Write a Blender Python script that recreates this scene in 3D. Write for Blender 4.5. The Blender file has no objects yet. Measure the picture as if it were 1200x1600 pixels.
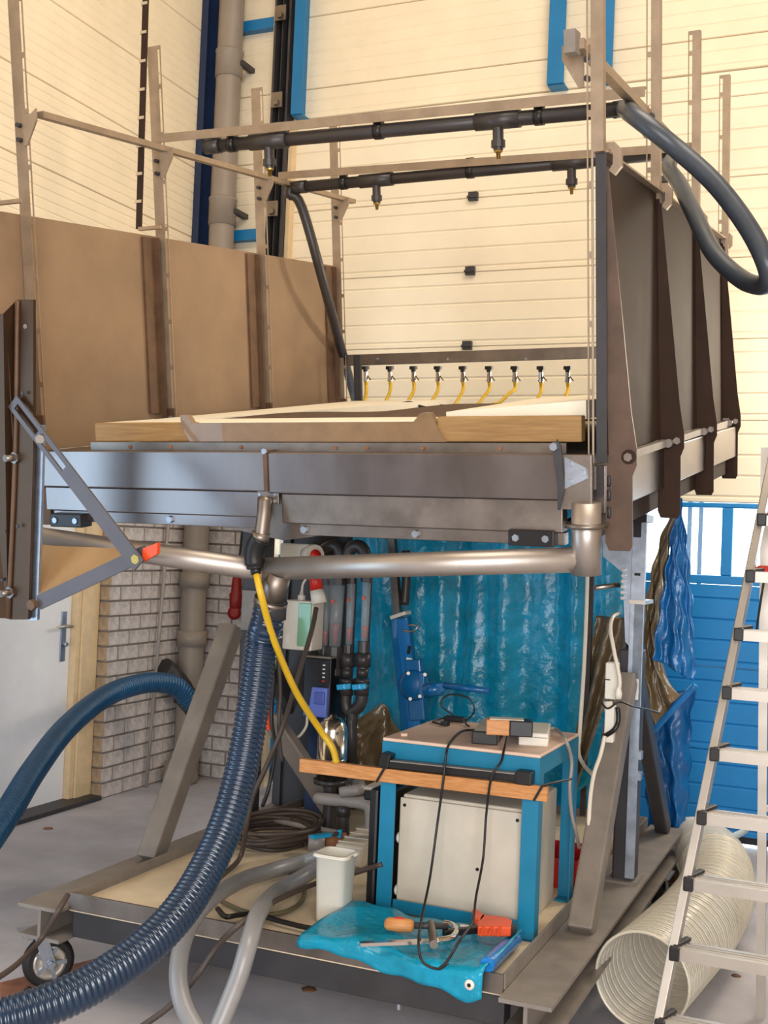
import bpy, math, random
from mathutils import Vector as V, Matrix
random.seed(7)
sc = bpy.context.scene
col = sc.collection

# ------------------------------------------------------------------ camera
F = 1830.0; ROLL = math.radians(2.4); EYE = 1.6
PITCH = math.atan((847-800)*math.cos(ROLL)/F)
fw = V((0, math.cos(PITCH), math.sin(PITCH))); r0 = V((1, 0, 0)); u0 = r0.cross(fw)
CR = r0*math.cos(ROLL) + u0*math.sin(ROLL); CU = u0*math.cos(ROLL) - r0*math.sin(ROLL)
CAM = V((0, 0, EYE))
cam = bpy.data.cameras.new('camera'); co = bpy.data.objects.new('camera', cam); col.objects.link(co)
cam.sensor_fit = 'VERTICAL'; cam.sensor_height = 36; cam.lens = 36*F/1600
cam.clip_start = .05; cam.clip_end = 200
m = Matrix((CR, CU, -fw)).transposed().to_4x4(); m.translation = CAM; co.matrix_world = m
sc.camera = co

# ------------------------------------------------------------------ light and exposure
def lamp(name, loc, target, sx, sy, power, rgb, spread=math.pi):
    l = bpy.data.lights.new(name, 'AREA'); l.shape = 'RECTANGLE'; l.size = sx; l.size_y = sy
    l.energy = power; l.color = rgb; l.spread = spread
    o = bpy.data.objects.new(name, l); col.objects.link(o); o.location = loc
    o.rotation_euler = (V(target)-V(loc)).to_track_quat('-Z', 'Y').to_euler()
    return o
w = bpy.data.worlds.new('world'); sc.world = w; w.use_nodes = True
bg = w.node_tree.nodes['Background']; bg.inputs[0].default_value = (.80, .92, 1.0, 1); bg.inputs[1].default_value = 6.0
lamp('high_side_window', (2.75, 5.85, 2.75), (-.6, 4.4, 1.9), .5, .5, 36, (1, .88, .70))
lamp('roof_fill', (1.0, 2.9, 6.5), (.8, 4.4, 0), 2.4, 4.0, 215, (1, .88, .73))  # unseen warm overhead fill, added for general light in the hall
lamp('front_fill', (-.1, -3.2, 2.0), (-.9, 6.0, .7), 4.0, 3.0, 370, (.96, .97, 1.0))  # added fill behind the camera, brightens the lower left; no real gate there
lamp('open_gate_daylight', (-3.1, 3.0, 1.15), (0, 3.4, .9), 1.2, 2.0, 32, (.50, .75, 1.0))
vs = sc.view_settings
vs.view_transform = 'Standard'; vs.look = 'None'; vs.gamma = 1; vs.use_curve_mapping = False
vs.exposure = 0.14

# ------------------------------------------------------------------ frames of reference
class Fr:
    def __init__(s, o, yaw, tau=0):
        y = math.radians(yaw); t = math.radians(tau); z = V((0, 0, 1)); s.o = V(o)
        s.u = V((math.cos(y), -math.sin(y), 0)); v = V((math.sin(y), math.cos(y), 0))
        s.v = v*math.cos(t)+z*math.sin(t); s.n = z*math.cos(t)-v*math.sin(t)
        s.rot = Matrix((s.u, s.v, s.n)).transposed()
    def w(s, a, b, c=0): return s.o+s.u*a+s.v*b+s.n*c
    def _pl(s, x, y, p0, n):
        r = fw+CR*((x-600)/F)-CU*((y-800)/F); return CAM+r*((p0-CAM).dot(n)/r.dot(n))
    def oa(s, x, y, a): return s._pl(x, y, s.w(a, 0, 0), s.u)
    def ob(s, x, y, b): return s._pl(x, y, s.w(0, b, 0), s.v)
    def oc(s, x, y, c): return s._pl(x, y, s.w(0, 0, c), s.n)
def at(x, y, d): return CAM+(fw+CR*((x-600)/F)-CU*((y-800)/F))*d
M = Fr((-1.015, 4.029, 0), 23)            # trolley
T = Fr((-1.29, 4.227, 1.873), 25.3, 8.8)  # tilted tray
B = Fr((-1.613, 7.023, 0), 23.2)          # building
ZT = .325                                 # trolley deck height

# ------------------------------------------------------------------ materials
def lin(h):
    h = h.lstrip('#'); out = []
    for i in (0, 2, 4):
        c = int(h[i:i+2], 16)/255; out.append(c/12.92 if c <= .04045 else ((c+.055)/1.055)**2.4)
    return out
MATS = {}
def mat(name, hx, rough=.5, metal=0., var=.12, scale=6, bump=0., bscale=40, stretch=None, hx2=None, transl=0, **kw):
    if name in MATS: return MATS[name]
    m = bpy.data.materials.new(name); m.use_nodes = True; nt = m.node_tree; N = nt.nodes; L = nt.links
    p = N['Principled BSDF']; c = lin(hx)
    tc = N.new('ShaderNodeTexCoord'); src = tc.outputs['Object']
    if stretch:
        mp = N.new('ShaderNodeMapping'); mp.inputs['Scale'].default_value = stretch; L.new(src, mp.inputs[0]); src = mp.outputs[0]
    if var > 0 or hx2:
        n = N.new('ShaderNodeTexNoise'); n.inputs['Scale'].default_value = scale; n.inputs['Detail'].default_value = 6
        n.inputs['Roughness'].default_value = .62
        L.new(src, n.inputs['Vector'])
        rp = N.new('ShaderNodeValToRGB'); L.new(n.outputs[0], rp.inputs[0])
        c2 = lin(hx2) if hx2 else [min(1, x*(1+var)) for x in c]
        c1 = c if hx2 else [x*(1-var) for x in c]
        rp.color_ramp.elements[0].position = .36; rp.color_ramp.elements[1].position = .66
        rp.color_ramp.elements[0].color = (*c1, 1); rp.color_ramp.elements[1].color = (*c2, 1)
        L.new(rp.outputs[0], p.inputs['Base Color'])
        rr = N.new('ShaderNodeMapRange'); rr.inputs['To Min'].default_value = max(.03, rough-.08); rr.inputs['To Max'].default_value = min(1, rough+.08)
        L.new(n.outputs[0], rr.inputs[0]); L.new(rr.outputs[0], p.inputs['Roughness'])
    else:
        p.inputs['Base Color'].default_value = (*c, 1); p.inputs['Roughness'].default_value = rough
    p.inputs['Metallic'].default_value = metal
    if bump:
        n2 = N.new('ShaderNodeTexNoise'); n2.inputs['Scale'].default_value = bscale; n2.inputs['Detail'].default_value = 4
        L.new(src, n2.inputs['Vector'])
        b = N.new('ShaderNodeBump'); b.inputs['Strength'].default_value = bump; b.inputs['Distance'].default_value = .01
        L.new(n2.outputs[0], b.inputs['Height']); L.new(b.outputs[0], p.inputs['Normal'])
    for k, x in kw.items():
        p.inputs[{'trans': 'Transmission Weight', 'alpha': 'Alpha', 'ior': 'IOR', 'coat': 'Coat Weight', 'emit': 'Emission Strength', 'spec': 'Specular IOR Level'}[k]].default_value = x
    if transl:
        tr = N.new('ShaderNodeBsdfTranslucent'); mx = N.new('ShaderNodeMixShader'); mx.inputs[0].default_value = transl
        L.new(rp.outputs[0], tr.inputs[0]); L.new(p.outputs[0], mx.inputs[1]); L.new(tr.outputs[0], mx.inputs[2])
        L.new(mx.outputs[0], N['Material Output'].inputs[0])
    MATS[name] = m; return m
CREAM = mat('cream_cladding', 'EFE0C4', .55, var=.05, scale=2.5)
CREAMB = mat('cream_door_skin', 'F1E4CB', .5, var=.04, scale=2)
BLUEP = mat('blue_door_paint', '0E80C4', .42, var=.06, scale=3)
NAVY = mat('navy_steel', '14284A', .5)
BLUES = mat('blue_column_paint', '0E6FA6', .45, var=.06)
STEEL = mat('stainless_sheet', '8A8280', .32, 1., var=.10, scale=5, stretch=(1, 1, .5))
STEELW = mat('weathered_stainless', '8C827A', .42, 1., var=.16, scale=9)
TAN = mat('tarnished_wing_sheet', '90765C', .6, .2, var=.13, scale=3.2)
PIPEM = mat('matt_stainless_pipe', 'B8AEA6', .42, .85, var=.06)
BROWN = mat('brown_channel_steel', '664C38', .55, .3, var=.2, scale=12)
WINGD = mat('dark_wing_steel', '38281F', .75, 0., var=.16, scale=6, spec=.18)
ALU = mat('aluminium', 'CFC8BE', .34, 1., var=.06)
ALUT = mat('dull_aluminium_strip', 'A08C76', .5, .5, var=.12, scale=14)
GALV = mat('galvanised', 'A8B0BC', .4, .9, var=.15, scale=18)
IRON = mat('dark_grey_paint', '3C3A3C', .5, .2, var=.15)
GREYS = mat('grey_painted_steel', '857C74', .5, .15, var=.14, scale=9)
BLACK = mat('black_plastic', '161314', .4, var=.2)
RUB = mat('black_rubber', '1B1718', .6, var=.2)
PVC = mat('dark_grey_pvc', '3A3534', .4, var=.12)
PVCL = mat('light_grey_pvc', '9C938C', .4, var=.08)
WHITE = mat('white_plastic', 'E8E2D4', .45, var=.04)
WHITED = mat('white_door_paint', 'E6E7EA', .5, var=.04, scale=4)
FRAME = mat('cream_frame_paint', 'D9BF97', .55, var=.1, scale=9)
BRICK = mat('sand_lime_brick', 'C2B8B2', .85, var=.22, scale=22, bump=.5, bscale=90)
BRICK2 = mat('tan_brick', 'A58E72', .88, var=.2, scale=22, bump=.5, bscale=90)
MORTAR = mat('mortar', '877C74', .95, var=.15, scale=40, bump=.4, bscale=120)
CONC = mat('concrete_floor', 'BAB6BA', .62, var=.22, scale=1.6, bump=.12, bscale=14)
WOOD = mat('pine_timber', '8C683A', .55, hx2='A8824E', scale=5, stretch=(1.2, 1.2, 26))
WOODR = mat('red_slat_timber', 'B9773F', .5, hx2='D3965A', scale=5, stretch=(3, 3, 30))
FOAM = mat('cream_foam_board', 'EDE3CC', .7, var=.05)
WRAP = mat('clear_wrapped_board', '86694A', .35, var=.14, scale=9, coat=.5)
SOIL = mat('brown_soil', '5A4331', .9, var=.3, scale=20, bump=.6, bscale=60)
DECK = mat('dusty_beige_deck', 'DCC8AA', .6, var=.12, scale=5)
BHOSE = mat('navy_corrugated_hose', '0F2A44', .25, var=.15, scale=9, coat=.4)
THOSE = mat('teal_smooth_hose', '164A6E', .38, var=.1)
DHOSE = mat('slate_hose', '3A414A', .4, var=.12, coat=.1)
GHOSE = mat('grey_hose', '8E8C8C', .32, var=.06)
CABLE = mat('brown_black_cable', '4C3F38', .5, var=.15)
CABLEK = mat('black_cable', '1A1514', .45, var=.1)
CABLEW = mat('white_cable', 'E6DCCB', .45, var=.04)
YEL = mat('yellow_hose', 'D2A81E', .35, var=.08)
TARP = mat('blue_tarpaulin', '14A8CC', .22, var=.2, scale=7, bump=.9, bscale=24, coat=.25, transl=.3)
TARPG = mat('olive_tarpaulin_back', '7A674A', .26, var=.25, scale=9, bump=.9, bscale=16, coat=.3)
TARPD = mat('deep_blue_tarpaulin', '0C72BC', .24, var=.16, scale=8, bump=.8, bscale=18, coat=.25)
JACK = mat('jack_blue_enamel', '10659E', .3, var=.08, coat=.3)
TBLUE = mat('table_blue_enamel', '117A9E', .38, var=.07)
TTOP = mat('pinkish_table_board', 'E6C6B0', .5, var=.08, scale=4)
RED = mat('red_plastic', 'D2271B', .4, var=.06)
ORANGE = mat('orange_plastic', 'E2501F', .4, var=.06)
PURP = mat('violet_blue_plastic', '6A80D8', .4, var=.05)
CYAN = mat('cyan_plastic', '14A0D0', .4, var=.05)
CHROME = mat('polished_steel', 'D8D2CC', .16, 1., var=.04)
BRASS = mat('brass', 'A88A4C', .3, .9, var=.1)
RUST = mat('rusty_fitting', '8E5B3A', .7, .2, var=.3, scale=30)
BEIGE = mat('beige_enclosure', 'CFC4B2', .5, .1, var=.06)
LADD = mat('ladder_aluminium', 'B8B0A6', .38, .8, var=.05)
GREENW = mat('green_tinted_window', '9FD8B0', .1, var=.03, trans=.3)
CLEAR = mat('clear_tube', 'BFC8CC', .12, var=0, alpha=.35)
DUCT = mat('cloudy_duct_film', 'F2EEE4', .3, var=.05, alpha=.5, trans=.25)
DUCTW = mat('duct_wire', 'DAD2C0', .35, .2, var=.05)
GLASS = mat('window_glass', 'FFFFFF', .02, var=0, alpha=.10)
PAPER = mat('white_label', 'F0ECE4', .6, var=.02)
OUTB = mat('pale_blue_outdoor_paint', '15506E', .6, var=.05)
LINEO = mat('worn_orange_line', '8A5A44', .75, var=.3, scale=10)
GREYW = mat('plain_plaster', 'CDBFA6', .8, var=.05)
WOODD = mat('weathered_timber', '6B4A30', .7, var=.2, scale=12)

# ------------------------------------------------------------------ mesh builder
def catmull(pts, n=8):
    pts = [V(p) for p in pts]
    if len(pts) < 3: return pts
    P = [pts[0]*2-pts[1]]+pts+[pts[-1]*2-pts[-2]]; out = []
    for i in range(1, len(P)-2):
        for k in range(n):
            t = k/n; a, b, c, d = P[i-1:i+3]
            out.append(.5*((2*b)+(c-a)*t+(2*a-5*b+4*c-d)*t*t+(3*b-a-3*c+d)*t**3))
    out.append(pts[-1]); return out
class MB:
    def __init__(s): s.v = []; s.f = []; s.sm = []
    def quad(s, pts, smooth=False):
        i = len(s.v); s.v += [V(p) for p in pts]; s.f.append(list(range(i, i+len(pts)))); s.sm.append(smooth); return s
    def hexa(s, P):   # 4 bottom points then 4 top points
        i = len(s.v); s.v += [V(p) for p in P]
        for q in ((3, 2, 1, 0), (4, 5, 6, 7), (0, 1, 5, 4), (1, 2, 6, 5), (2, 3, 7, 6), (3, 0, 4, 7)):
            s.f.append([i+k for k in q]); s.sm.append(False)
        return s
    def bx(s, fr, a0, a1, b0, b1, c0, c1):
        return s.hexa([fr.w(a, b, c) for c in (c0, c1) for a, b in ((a0, b0), (a1, b0), (a1, b1), (a0, b1))])
    def bar(s, p, q, wd, ht, up=(0, 0, 1)):
        p = V(p); q = V(q); d = (q-p).normalized(); x = d.cross(V(up)).normalized(); y = x.cross(d)
        x *= wd/2; y *= ht/2
        return s.hexa([p-x-y, p+x-y, q+x-y, q-x-y, p-x+y, p+x+y, q+x+y, q-x+y])
    def prism(s, poly, vec):
        n = len(poly); i = len(s.v); vec = V(vec); s.v += [V(p) for p in poly]+[V(p)+vec for p in poly]
        s.f.append([i+k for k in range(n)][::-1]); s.f.append([i+n+k for k in range(n)]); s.sm += [False]*2
        for k in range(n):
            j = (k+1) % n; s.f.append([i+k, i+j, i+n+j, i+n+k]); s.sm.append(False)
        return s
    def tube(s, pts, r, seg=10, cap=True, n=8, smooth=True, raw=False):
        pts = [V(p) for p in pts]
        if not raw: pts = catmull(pts, n)
        N = len(pts); base = len(s.v); x = None
        for i, p in enumerate(pts):
            d = (pts[min(i+1, N-1)]-pts[max(i-1, 0)]).normalized()
            if x is None: x = d.orthogonal().normalized()
            else: x = (x-d*x.dot(d)).normalized()
            y = d.cross(x); rr = r(i/(N-1)) if callable(r) else (r[i] if isinstance(r, (list, tuple)) else r)
            for k in range(seg):
                a = 2*math.pi*k/seg; s.v.append(p+x*(rr*math.cos(a))+y*(rr*math.sin(a)))
        for i in range(N-1):
            for k in range(seg):
                j = (k+1) % seg
                s.f.append([base+i*seg+k, base+i*seg+j, base+(i+1)*seg+j, base+(i+1)*seg+k]); s.sm.append(smooth)
        if cap:
            s.f.append([base+k for k in range(seg)][::-1]); s.f.append([base+(N-1)*seg+k for k in range(seg)]); s.sm += [False]*2
        return s
    def cyl(s, p, q, r, seg=12, r2=None):
        return s.tube([p, q], [r, r if r2 is None else r2], seg, raw=True)
    def lathe(s, p, axis, prof, seg=16):
        ax = V(axis).normalized(); x = ax.orthogonal().normalized(); y = ax.cross(x); base = len(s.v); N = len(prof)
        for t, r in prof:
            r = max(r, 1e-4)
            for k in range(seg):
                a = 2*math.pi*k/seg; s.v.append(V(p)+ax*t+x*(r*math.cos(a))+y*(r*math.sin(a)))
        for i in range(N-1):
            flat = abs(prof[i+1][0]-prof[i][0]) < 1e-6 or abs(prof[i+1][1]-prof[i][1]) < 1e-6
            for k in range(seg):
                j = (k+1) % seg
                s.f.append([base+i*seg+k, base+i*seg+j, base+(i+1)*seg+j, base+(i+1)*seg+k]); s.sm.append(not flat or seg > 14 and prof[i][0] != prof[i+1][0])
        s.f.append([base+k for k in range(seg)][::-1]); s.f.append([base+(N-1)*seg+k for k in range(seg)]); s.sm += [False]*2
        return s
    def grid(s, fn, nu, nv, smooth=True):
        i = len(s.v)
        for a in range(nu+1):
            for b in range(nv+1): s.v.append(V(fn(a/nu, b/nv)))
        for a in range(nu):
            for b in range(nv):
                k = i+a*(nv+1)+b; s.f.append([k, k+1, k+nv+2, k+nv+1]); s.sm.append(smooth)
        return s
def mk(name, mb, mt, parent=None, bevel=0, solid=0, kind=None, label=None, origin=None):
    o0 = V((0, 0, 0))
    if parent is not None:
        q = parent
        while q is not None: o0 = o0+q.location; q = q.parent
    elif origin is not None: o0 = V(origin)
    me = bpy.data.meshes.new(name); me.from_pydata([tuple(p-o0) for p in mb.v], [], mb.f)
    me.polygons.foreach_set('use_smooth', mb.sm); me.update()
    me.materials.append(mt)
    o = bpy.data.objects.new(name, me); col.objects.link(o)
    if parent is not None: o.parent = parent
    elif origin is not None: o.location = o0
    if solid:
        sm = o.modifiers.new('solid', 'SOLIDIFY'); sm.thickness = solid; sm.offset = 0
    if bevel:
        bm = o.modifiers.new('bevel', 'BEVEL'); bm.width = bevel; bm.segments = 2; bm.limit_method = 'ANGLE'
    if kind: o['kind'] = kind
    if label: o['label'] = label
    return o
def tag(o, label, cat, group=None):
    o['label'] = label; o['category'] = cat
    if group: o['group'] = group
    return o
def thing(name, loc, label, cat, group=None):
    o = bpy.data.objects.new(name, None); o.empty_display_size = .1; col.objects.link(o); o.location = V(loc)
    return tag(o, label, cat, group)
def single(name, mb, mt, label, cat, group=None, **k):
    c = sum(mb.v, V())/len(mb.v); c.z = min(p.z for p in mb.v)
    return tag(mk(name, mb, mt, origin=c, **k), label, cat, group)
def struct(name, mb, mt, **k): return mk(name, mb, mt, kind='structure', **k)
def clone(o, parent, loc):   # shares mesh data
    c = o.copy(); col.objects.link(c); c.parent = parent; c.location = loc; return c
def bolt(root, p, axis, r=.009, h=.008, mt=None):
    p = V(p); ax = V(axis).normalized()
    return mk('bolt', MB().tube([p, p+ax*h], r, 6, raw=True, smooth=False), mt or GALV, root)
# ================================================================== the hall
HALL_A1 = 8.2; HALL_B0 = -10.0; HALL_Z = 6.8
struct('floor', MB().bx(B, -.6, HALL_A1+.2, HALL_B0-.2, 6.0, -.1, 0), CONC)
struct('ceiling', MB().bx(B, -.6, HALL_A1+.2, HALL_B0-.2, 1.1, HALL_Z, HALL_Z+.1), GREYW)
struct('wall_right', MB().bx(B, HALL_A1, HALL_A1+.2, HALL_B0, 1.1, 0, HALL_Z), GREYW)
struct('wall_front', MB().bx(B, -.6, HALL_A1+.2, HALL_B0-.2, HALL_B0, 0, HALL_Z), GREYW)
def prof(z0, z1, grooves, gd, gw):
    p = [(z0, .006), (z0+.004, 0)]
    for g in sorted(grooves):
        if z0+gw*1.2 < g < z1-gw*1.2: p += [(g-gw, 0), (g-gw*.2, gd), (g+gw*.2, gd), (g+gw, 0)]
    return p+[(z1-.004, 0), (z1, .006), (z1, .05), (z0, .05)]
def panel_left(parent, b0, b1, z0, z1, gr, mt):
    P = [B.w(-o, b0, z) for z, o in prof(z0, z1, gr, .004, .008)]
    return mk('panel', MB().prism(P[::-1], B.v*(b1-b0)), mt, parent)
def panel_back(parent, a0, a1, z0, z1, gr, mt, name='panel', gd=.006, gw=.011):
    P = [B.w(a0, .9+o, z) for z, o in prof(z0, z1, gr, gd, gw)]
    return mk(name, MB().prism(P, B.u*(a1-a0)), mt, parent)
# left wall: block wall behind, brick pier, ribbed cladding above
mb = MB().bx(B, -.5, -.2, HALL_B0, 1.1, 0, HALL_Z); mb.bx(B, -.2, -.05, HALL_B0, .95, 2.18, HALL_Z)
mb.bx(B, -.2, -.006, 0.006, .95, 0, 2.18); mb.bx(B, -.2, -.05, HALL_B0, -1.3, 0, 2.18)
WL = struct('wall_left', mb, MORTAR)
z = 2.18
while z < HALL_Z-.1:
    z1 = min(z+.4575, HALL_Z)
    panel_left(WL, HALL_B0, .9, z+.002, z1-.002, [z+.0572*k for k in range(1, 8)], CREAM); z += .4575
# back wall with brick foot left of the big door
mb = MB().bx(B, -.2, .62, .906, 1.15, 0, 2.18); mb.bx(B, -.2, .64, .95, 1.15, 2.18, HALL_Z)
mb.bx(B, .64, HALL_A1, .95, 1.15, 4.33, HALL_Z); mb.bx(B, 6.2, HALL_A1, .9, 1.15, 0, 4.33)
WB = struct('wall_back', mb, MORTAR)
z = 2.24
while z < HALL_Z-.1:
    z1 = min(z+.458, HALL_Z)
    panel_back(WB, -.04, .64, z+.002, z1-.002, [z+.0916*k for k in range(1, 5)], CREAM, gd=.004, gw=.008); z += .458
zz = [4.335, 4.53, 5.01, 5.49, 5.97, 6.45, HALL_Z]
for z0, z1 in zip(zz, zz[1:]):
    panel_back(WB, .64, HALL_A1, z0+.002, z1-.002, [z1-.08*k for k in range(1, 6)], CREAM, gd=.004, gw=.008)
# bricks: one shared mesh per size
def brick_mesh(name, l, h, t, fr, mt):
    return mk(name, MB().hexa([fr.rot @ V(p) for p in ((0, 0, 0), (l, 0, 0), (l, t, 0), (0, t, 0), (0, 0, h), (l, 0, h), (l, t, h), (0, t, h))]), mt, bevel=.003)
BL, BH, J = .2, .0785, .012
protos = {}
def brick(parent, fr, l, p, mt):
    key = (id(fr), round(l, 3), mt.name)
    if key not in protos:
        o = brick_mesh('brick', l, BH, .03, fr, mt); o.parent = parent; o.location = p; protos[key] = o
    else: clone(protos[key], parent, p)
class Ax:   # wall-aligned axes for bricks: x along the wall, y into the wall
    def __init__(s, x, y): s.rot = Matrix((x, y, V((0, 0, 1)))).transposed()
AXL = Ax(B.v, -B.u); AXB = Ax(B.u, B.v); AXE = Ax(B.u, B.v)
def courses(parent, ax, org, along, length, zmax, mt, jit):
    k = 0; z = .006
    while z+BH < zmax:
        s = -(BL+J)/2 if k % 2 else 0
        while s < length-.03:
            s0 = max(s, 0); e = min(s+BL, length)
            if e-s0 > .03:
                l = round(e-s0, 2)
                brick(parent, ax, l, org+along*s0+V((0, 0, z))+ax.rot @ V((0, random.uniform(-jit, jit), 0)), mt)
            s += BL+J
        z += BH+J; k += 1
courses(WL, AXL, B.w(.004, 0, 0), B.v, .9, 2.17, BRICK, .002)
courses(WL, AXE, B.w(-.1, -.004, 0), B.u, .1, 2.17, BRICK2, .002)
courses(WB, AXB, B.w(.0, .896, 0), B.u, .62, 2.17, BRICK, .002)
# white service door in the left wall
D1 = struct('door_1', MB().bx(B, -.17, -.125, -1.15, -.2, .02, 2.08), WHITED, bevel=.004)
mb = MB().bx(B, -.2, -.085, -.2, -.01, 0, 2.16); mb.bx(B, -.2, -.085, -1.3, -1.15, 0, 2.16); mb.bx(B, -.2, -.085, -1.15, -.2, 2.08, 2.16)
mb.bx(B, -.085, -.07, -.16, -.01, 0, 2.16)
mk('door_frame', mb, FRAME, D1, bevel=.004)
hp = mk('handle_plate', MB().bx(B, -.125, -.117, -.295, -.25, .83, 1.12), GALV, D1, bevel=.002)
mb = MB().cyl(B.w(-.117, -.272, 1.035), B.w(-.07, -.272, 1.035), .01); mb.tube([B.w(-.07, -.26, 1.035), B.w(-.066, -.34, 1.037), B.w(-.068, -.39, 1.035)], .009, n=3)
mk('door_handle', mb, ALU, hp)
mk('key_lock', MB().cyl(B.w(-.118, -.272, .93), B.w(-.09, -.272, .93), .012), GALV, hp)
struct('trim_1', MB().bx(B, -.2, .02, -1.3, -.02, 0, .025), IRON, bevel=.004)   # door threshold
# big sectional door
D2 = struct('door_2', MB().bx(B, .60, 6.2, .97, .99, 0.02, .08), RUB)
SE = .457
for k in range(10):
    z0 = .07+SE*k; z1 = min(z0+SE, 4.33)
    if z1-z0 < .1: continue
    mt = BLUEP if k < 4 else CREAMB
    if k == 3: continue
    gr = [z1-.078, z1-.193, z1-.308, z1-.423]
    panel_back(D2, .62, 6.2, z0+.0015, z1-.0015, gr, mt, 'door_section', .007, .009)
# glazed section: rails, mullions, panes
z0, z1 = .07+SE*3, .07+SE*4
fr_ = MB(); wz0, wz1 = 1.492, 1.868
a = 3.4425
left = [a-.52*i for i in range(0, 6)]; right = [a+.52*i for i in range(1, 6)]
ms = sorted(left+right)
fr_.bx(B, .62, 6.2, .9, .945, z0+.0015, wz0); fr_.bx(B, .62, 6.2, .9, .945, wz1, z1-.0015)
for x in ms: fr_.bx(B, x-.03, x+.03, .9, .945, wz0, wz1)
fr_.bx(B, .62, ms[0]-.03-.46, .9, .945, wz0, wz1); fr_.bx(B, ms[-1]+.03+.46, 6.2, .9, .945, wz0, wz1)
gs = mk('glazed_section', fr_, BLUEP, D2, bevel=.006)
edges = [ms[0]-.49]+ms+[ms[-1]+.49]
for p, q in zip(edges, edges[1:]):
    mk('pane', MB().bx(B, p+.03, q-.03, .918, .924, wz0, wz1), GLASS, gs)
for k in (4, 5, 6, 7, 8):
    for ha in (1.88, 3.02):
        zc = .07+SE*k
        mk('hinge', MB().bx(B, ha-.03, ha+.03, .87, .9, zc-.022, zc+.03).bx(B, ha-.035, ha+.035, .862, .872, zc-.008, zc+.006), IRON, D2, bevel=.003)
# vertical track of the door
tr = thing('door_track', B.w(.56, .85, 0), 'tall galvanised vertical door track left of the ribbed sectional door', 'track')
mk('edge_strip', MB().bx(B, .485, .497, .80, .9, 0, HALL_Z), ALU, tr)
mk('channel', MB().bx(B, .5, .515, .78, .9, 0, HALL_Z).bx(B, .515, .60, .87, .9, 0, HALL_Z).bx(B, .595, .61, .8, .9, 0, HALL_Z).bx(B, .548, .553, .8, .87, 0, HALL_Z), IRON, tr)
mk('seal', MB().bx(B, .612, .64, .84, .9, 0, 4.3), FRAME, tr)
for zc in (5.0, 4.43, 3.72, 2.9):
    br = mk('roller_bracket', MB().bx(B, .51, .59, .76, .78, zc-.05, zc+.05), STEELW, tr, bevel=.003)
    mk('roller', MB().cyl(B.w(.55, .76, zc-.02), B.w(.55, .735, zc-.02), .022), STEELW, br)
# blue steel
def column(a0, a1, z0, label, deep=.78):
    t = thing('blue_column', B.w((a0+a1)/2, .85, z0), label, 'column', 'blue steel columns above the door')
    mk('flange', MB().bx(B, a0, a1, deep, deep+.012, z0, HALL_Z), BLUES, t)
    mk('web', MB().bx(B, (a0+a1)/2-.006, (a0+a1)/2+.006, deep+.012, .9, z0, HALL_Z), BLUES, t)
    mk('base_plate', MB().bx(B, a0-.0, a1+.0, deep+.02, .9, z0-.006, z0+.004), BLUES, t)
column(.648, .724, 4.33, 'blue steel column directly right of the door track, above the door')
column(2.345, 2.445, 4.33, 'blue steel column above the door, left one of the close pair near the tall right post')
column(2.615, 2.73, 4.33, 'blue steel column above the door, right one of the close pair behind the tall right post')
t = thing('corner_column', B.w(.04, .8, 2.18), 'dark navy steel column in the corner beside the fat grey drainpipe', 'column')
mk('flange', MB().bx(B, -.0, .012, .7, .88, 2.18, HALL_Z), NAVY, t); mk('web', MB().bx(B, .012, .1, .78, .79, 2.18, HALL_Z), NAVY, t)
mk('front_flange', MB().bx(B, .0, .05, .69, .70, 2.18, HALL_Z), NAVY, t)
for zc, lb in ((4.985, 'upper blue horizontal wall rail behind the drainpipe'), (3.585, 'lower blue horizontal wall rail behind the drainpipe')):
    single('wall_rail', MB().bx(B, .08, .485, .84, .85, zc-.035, zc+.035).bx(B, .08, .485, .85, .9, zc-.035, zc-.027), BLUES, lb, 'rail', 'blue wall rails')
# grey drain pipe with couplings
dp = thing('drainpipe', B.w(.1, .78, 0), 'fat grey plastic drainpipe running down the corner of the hall', 'drainpipe')
GP = mat('grey_drainpipe', '8E8276', .5, var=.06)
mk('pipe', MB().tube([B.w(.1, .76, 0), B.w(.1, .76, 1.0), B.w(.1, .76, 1.75), B.w(.12, .76, 1.95), B.w(.165, .76, 2.2), B.w(.185, .76, 2.4), B.w(.185, .76, 4), B.w(.185, .76, HALL_Z)], .083, 20), GP, dp)
for zc in (4.7, 3.72): 
    c = mk('coupling', MB().lathe(B.w(.185, .76, zc-.09), (0, 0, 1), [(0, .084), (.0, .09), (.16, .09), (.165, .094), (.18, .094), (.18, .083)], 20), GP, dp)
    mk('clamp', MB().bx(B, .26, .3, .75, .9, zc-.015, zc+.015), IRON, c)
for zc in (.92, 1.3, .55):
    mk('coupling', MB().lathe(B.w(.1, .76, zc-.05), (0, 0, 1), [(0, .083), (0, .098), (.1, .098), (.1, .083)], 20), IRON if zc < .9 else GP, dp)
mk('foot_bend', MB().lathe(B.w(.12, .66, 0), (0, 0, 1), [(0, .11), (.04, .12), (.12, .1), (.17, .05), (.18, .01)], 16), GP, dp)
mk('branch_stub', MB().cyl(B.w(.1, .72, .57), B.w(.04, .52, .74), .075, 16), IRON, dp)
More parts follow.
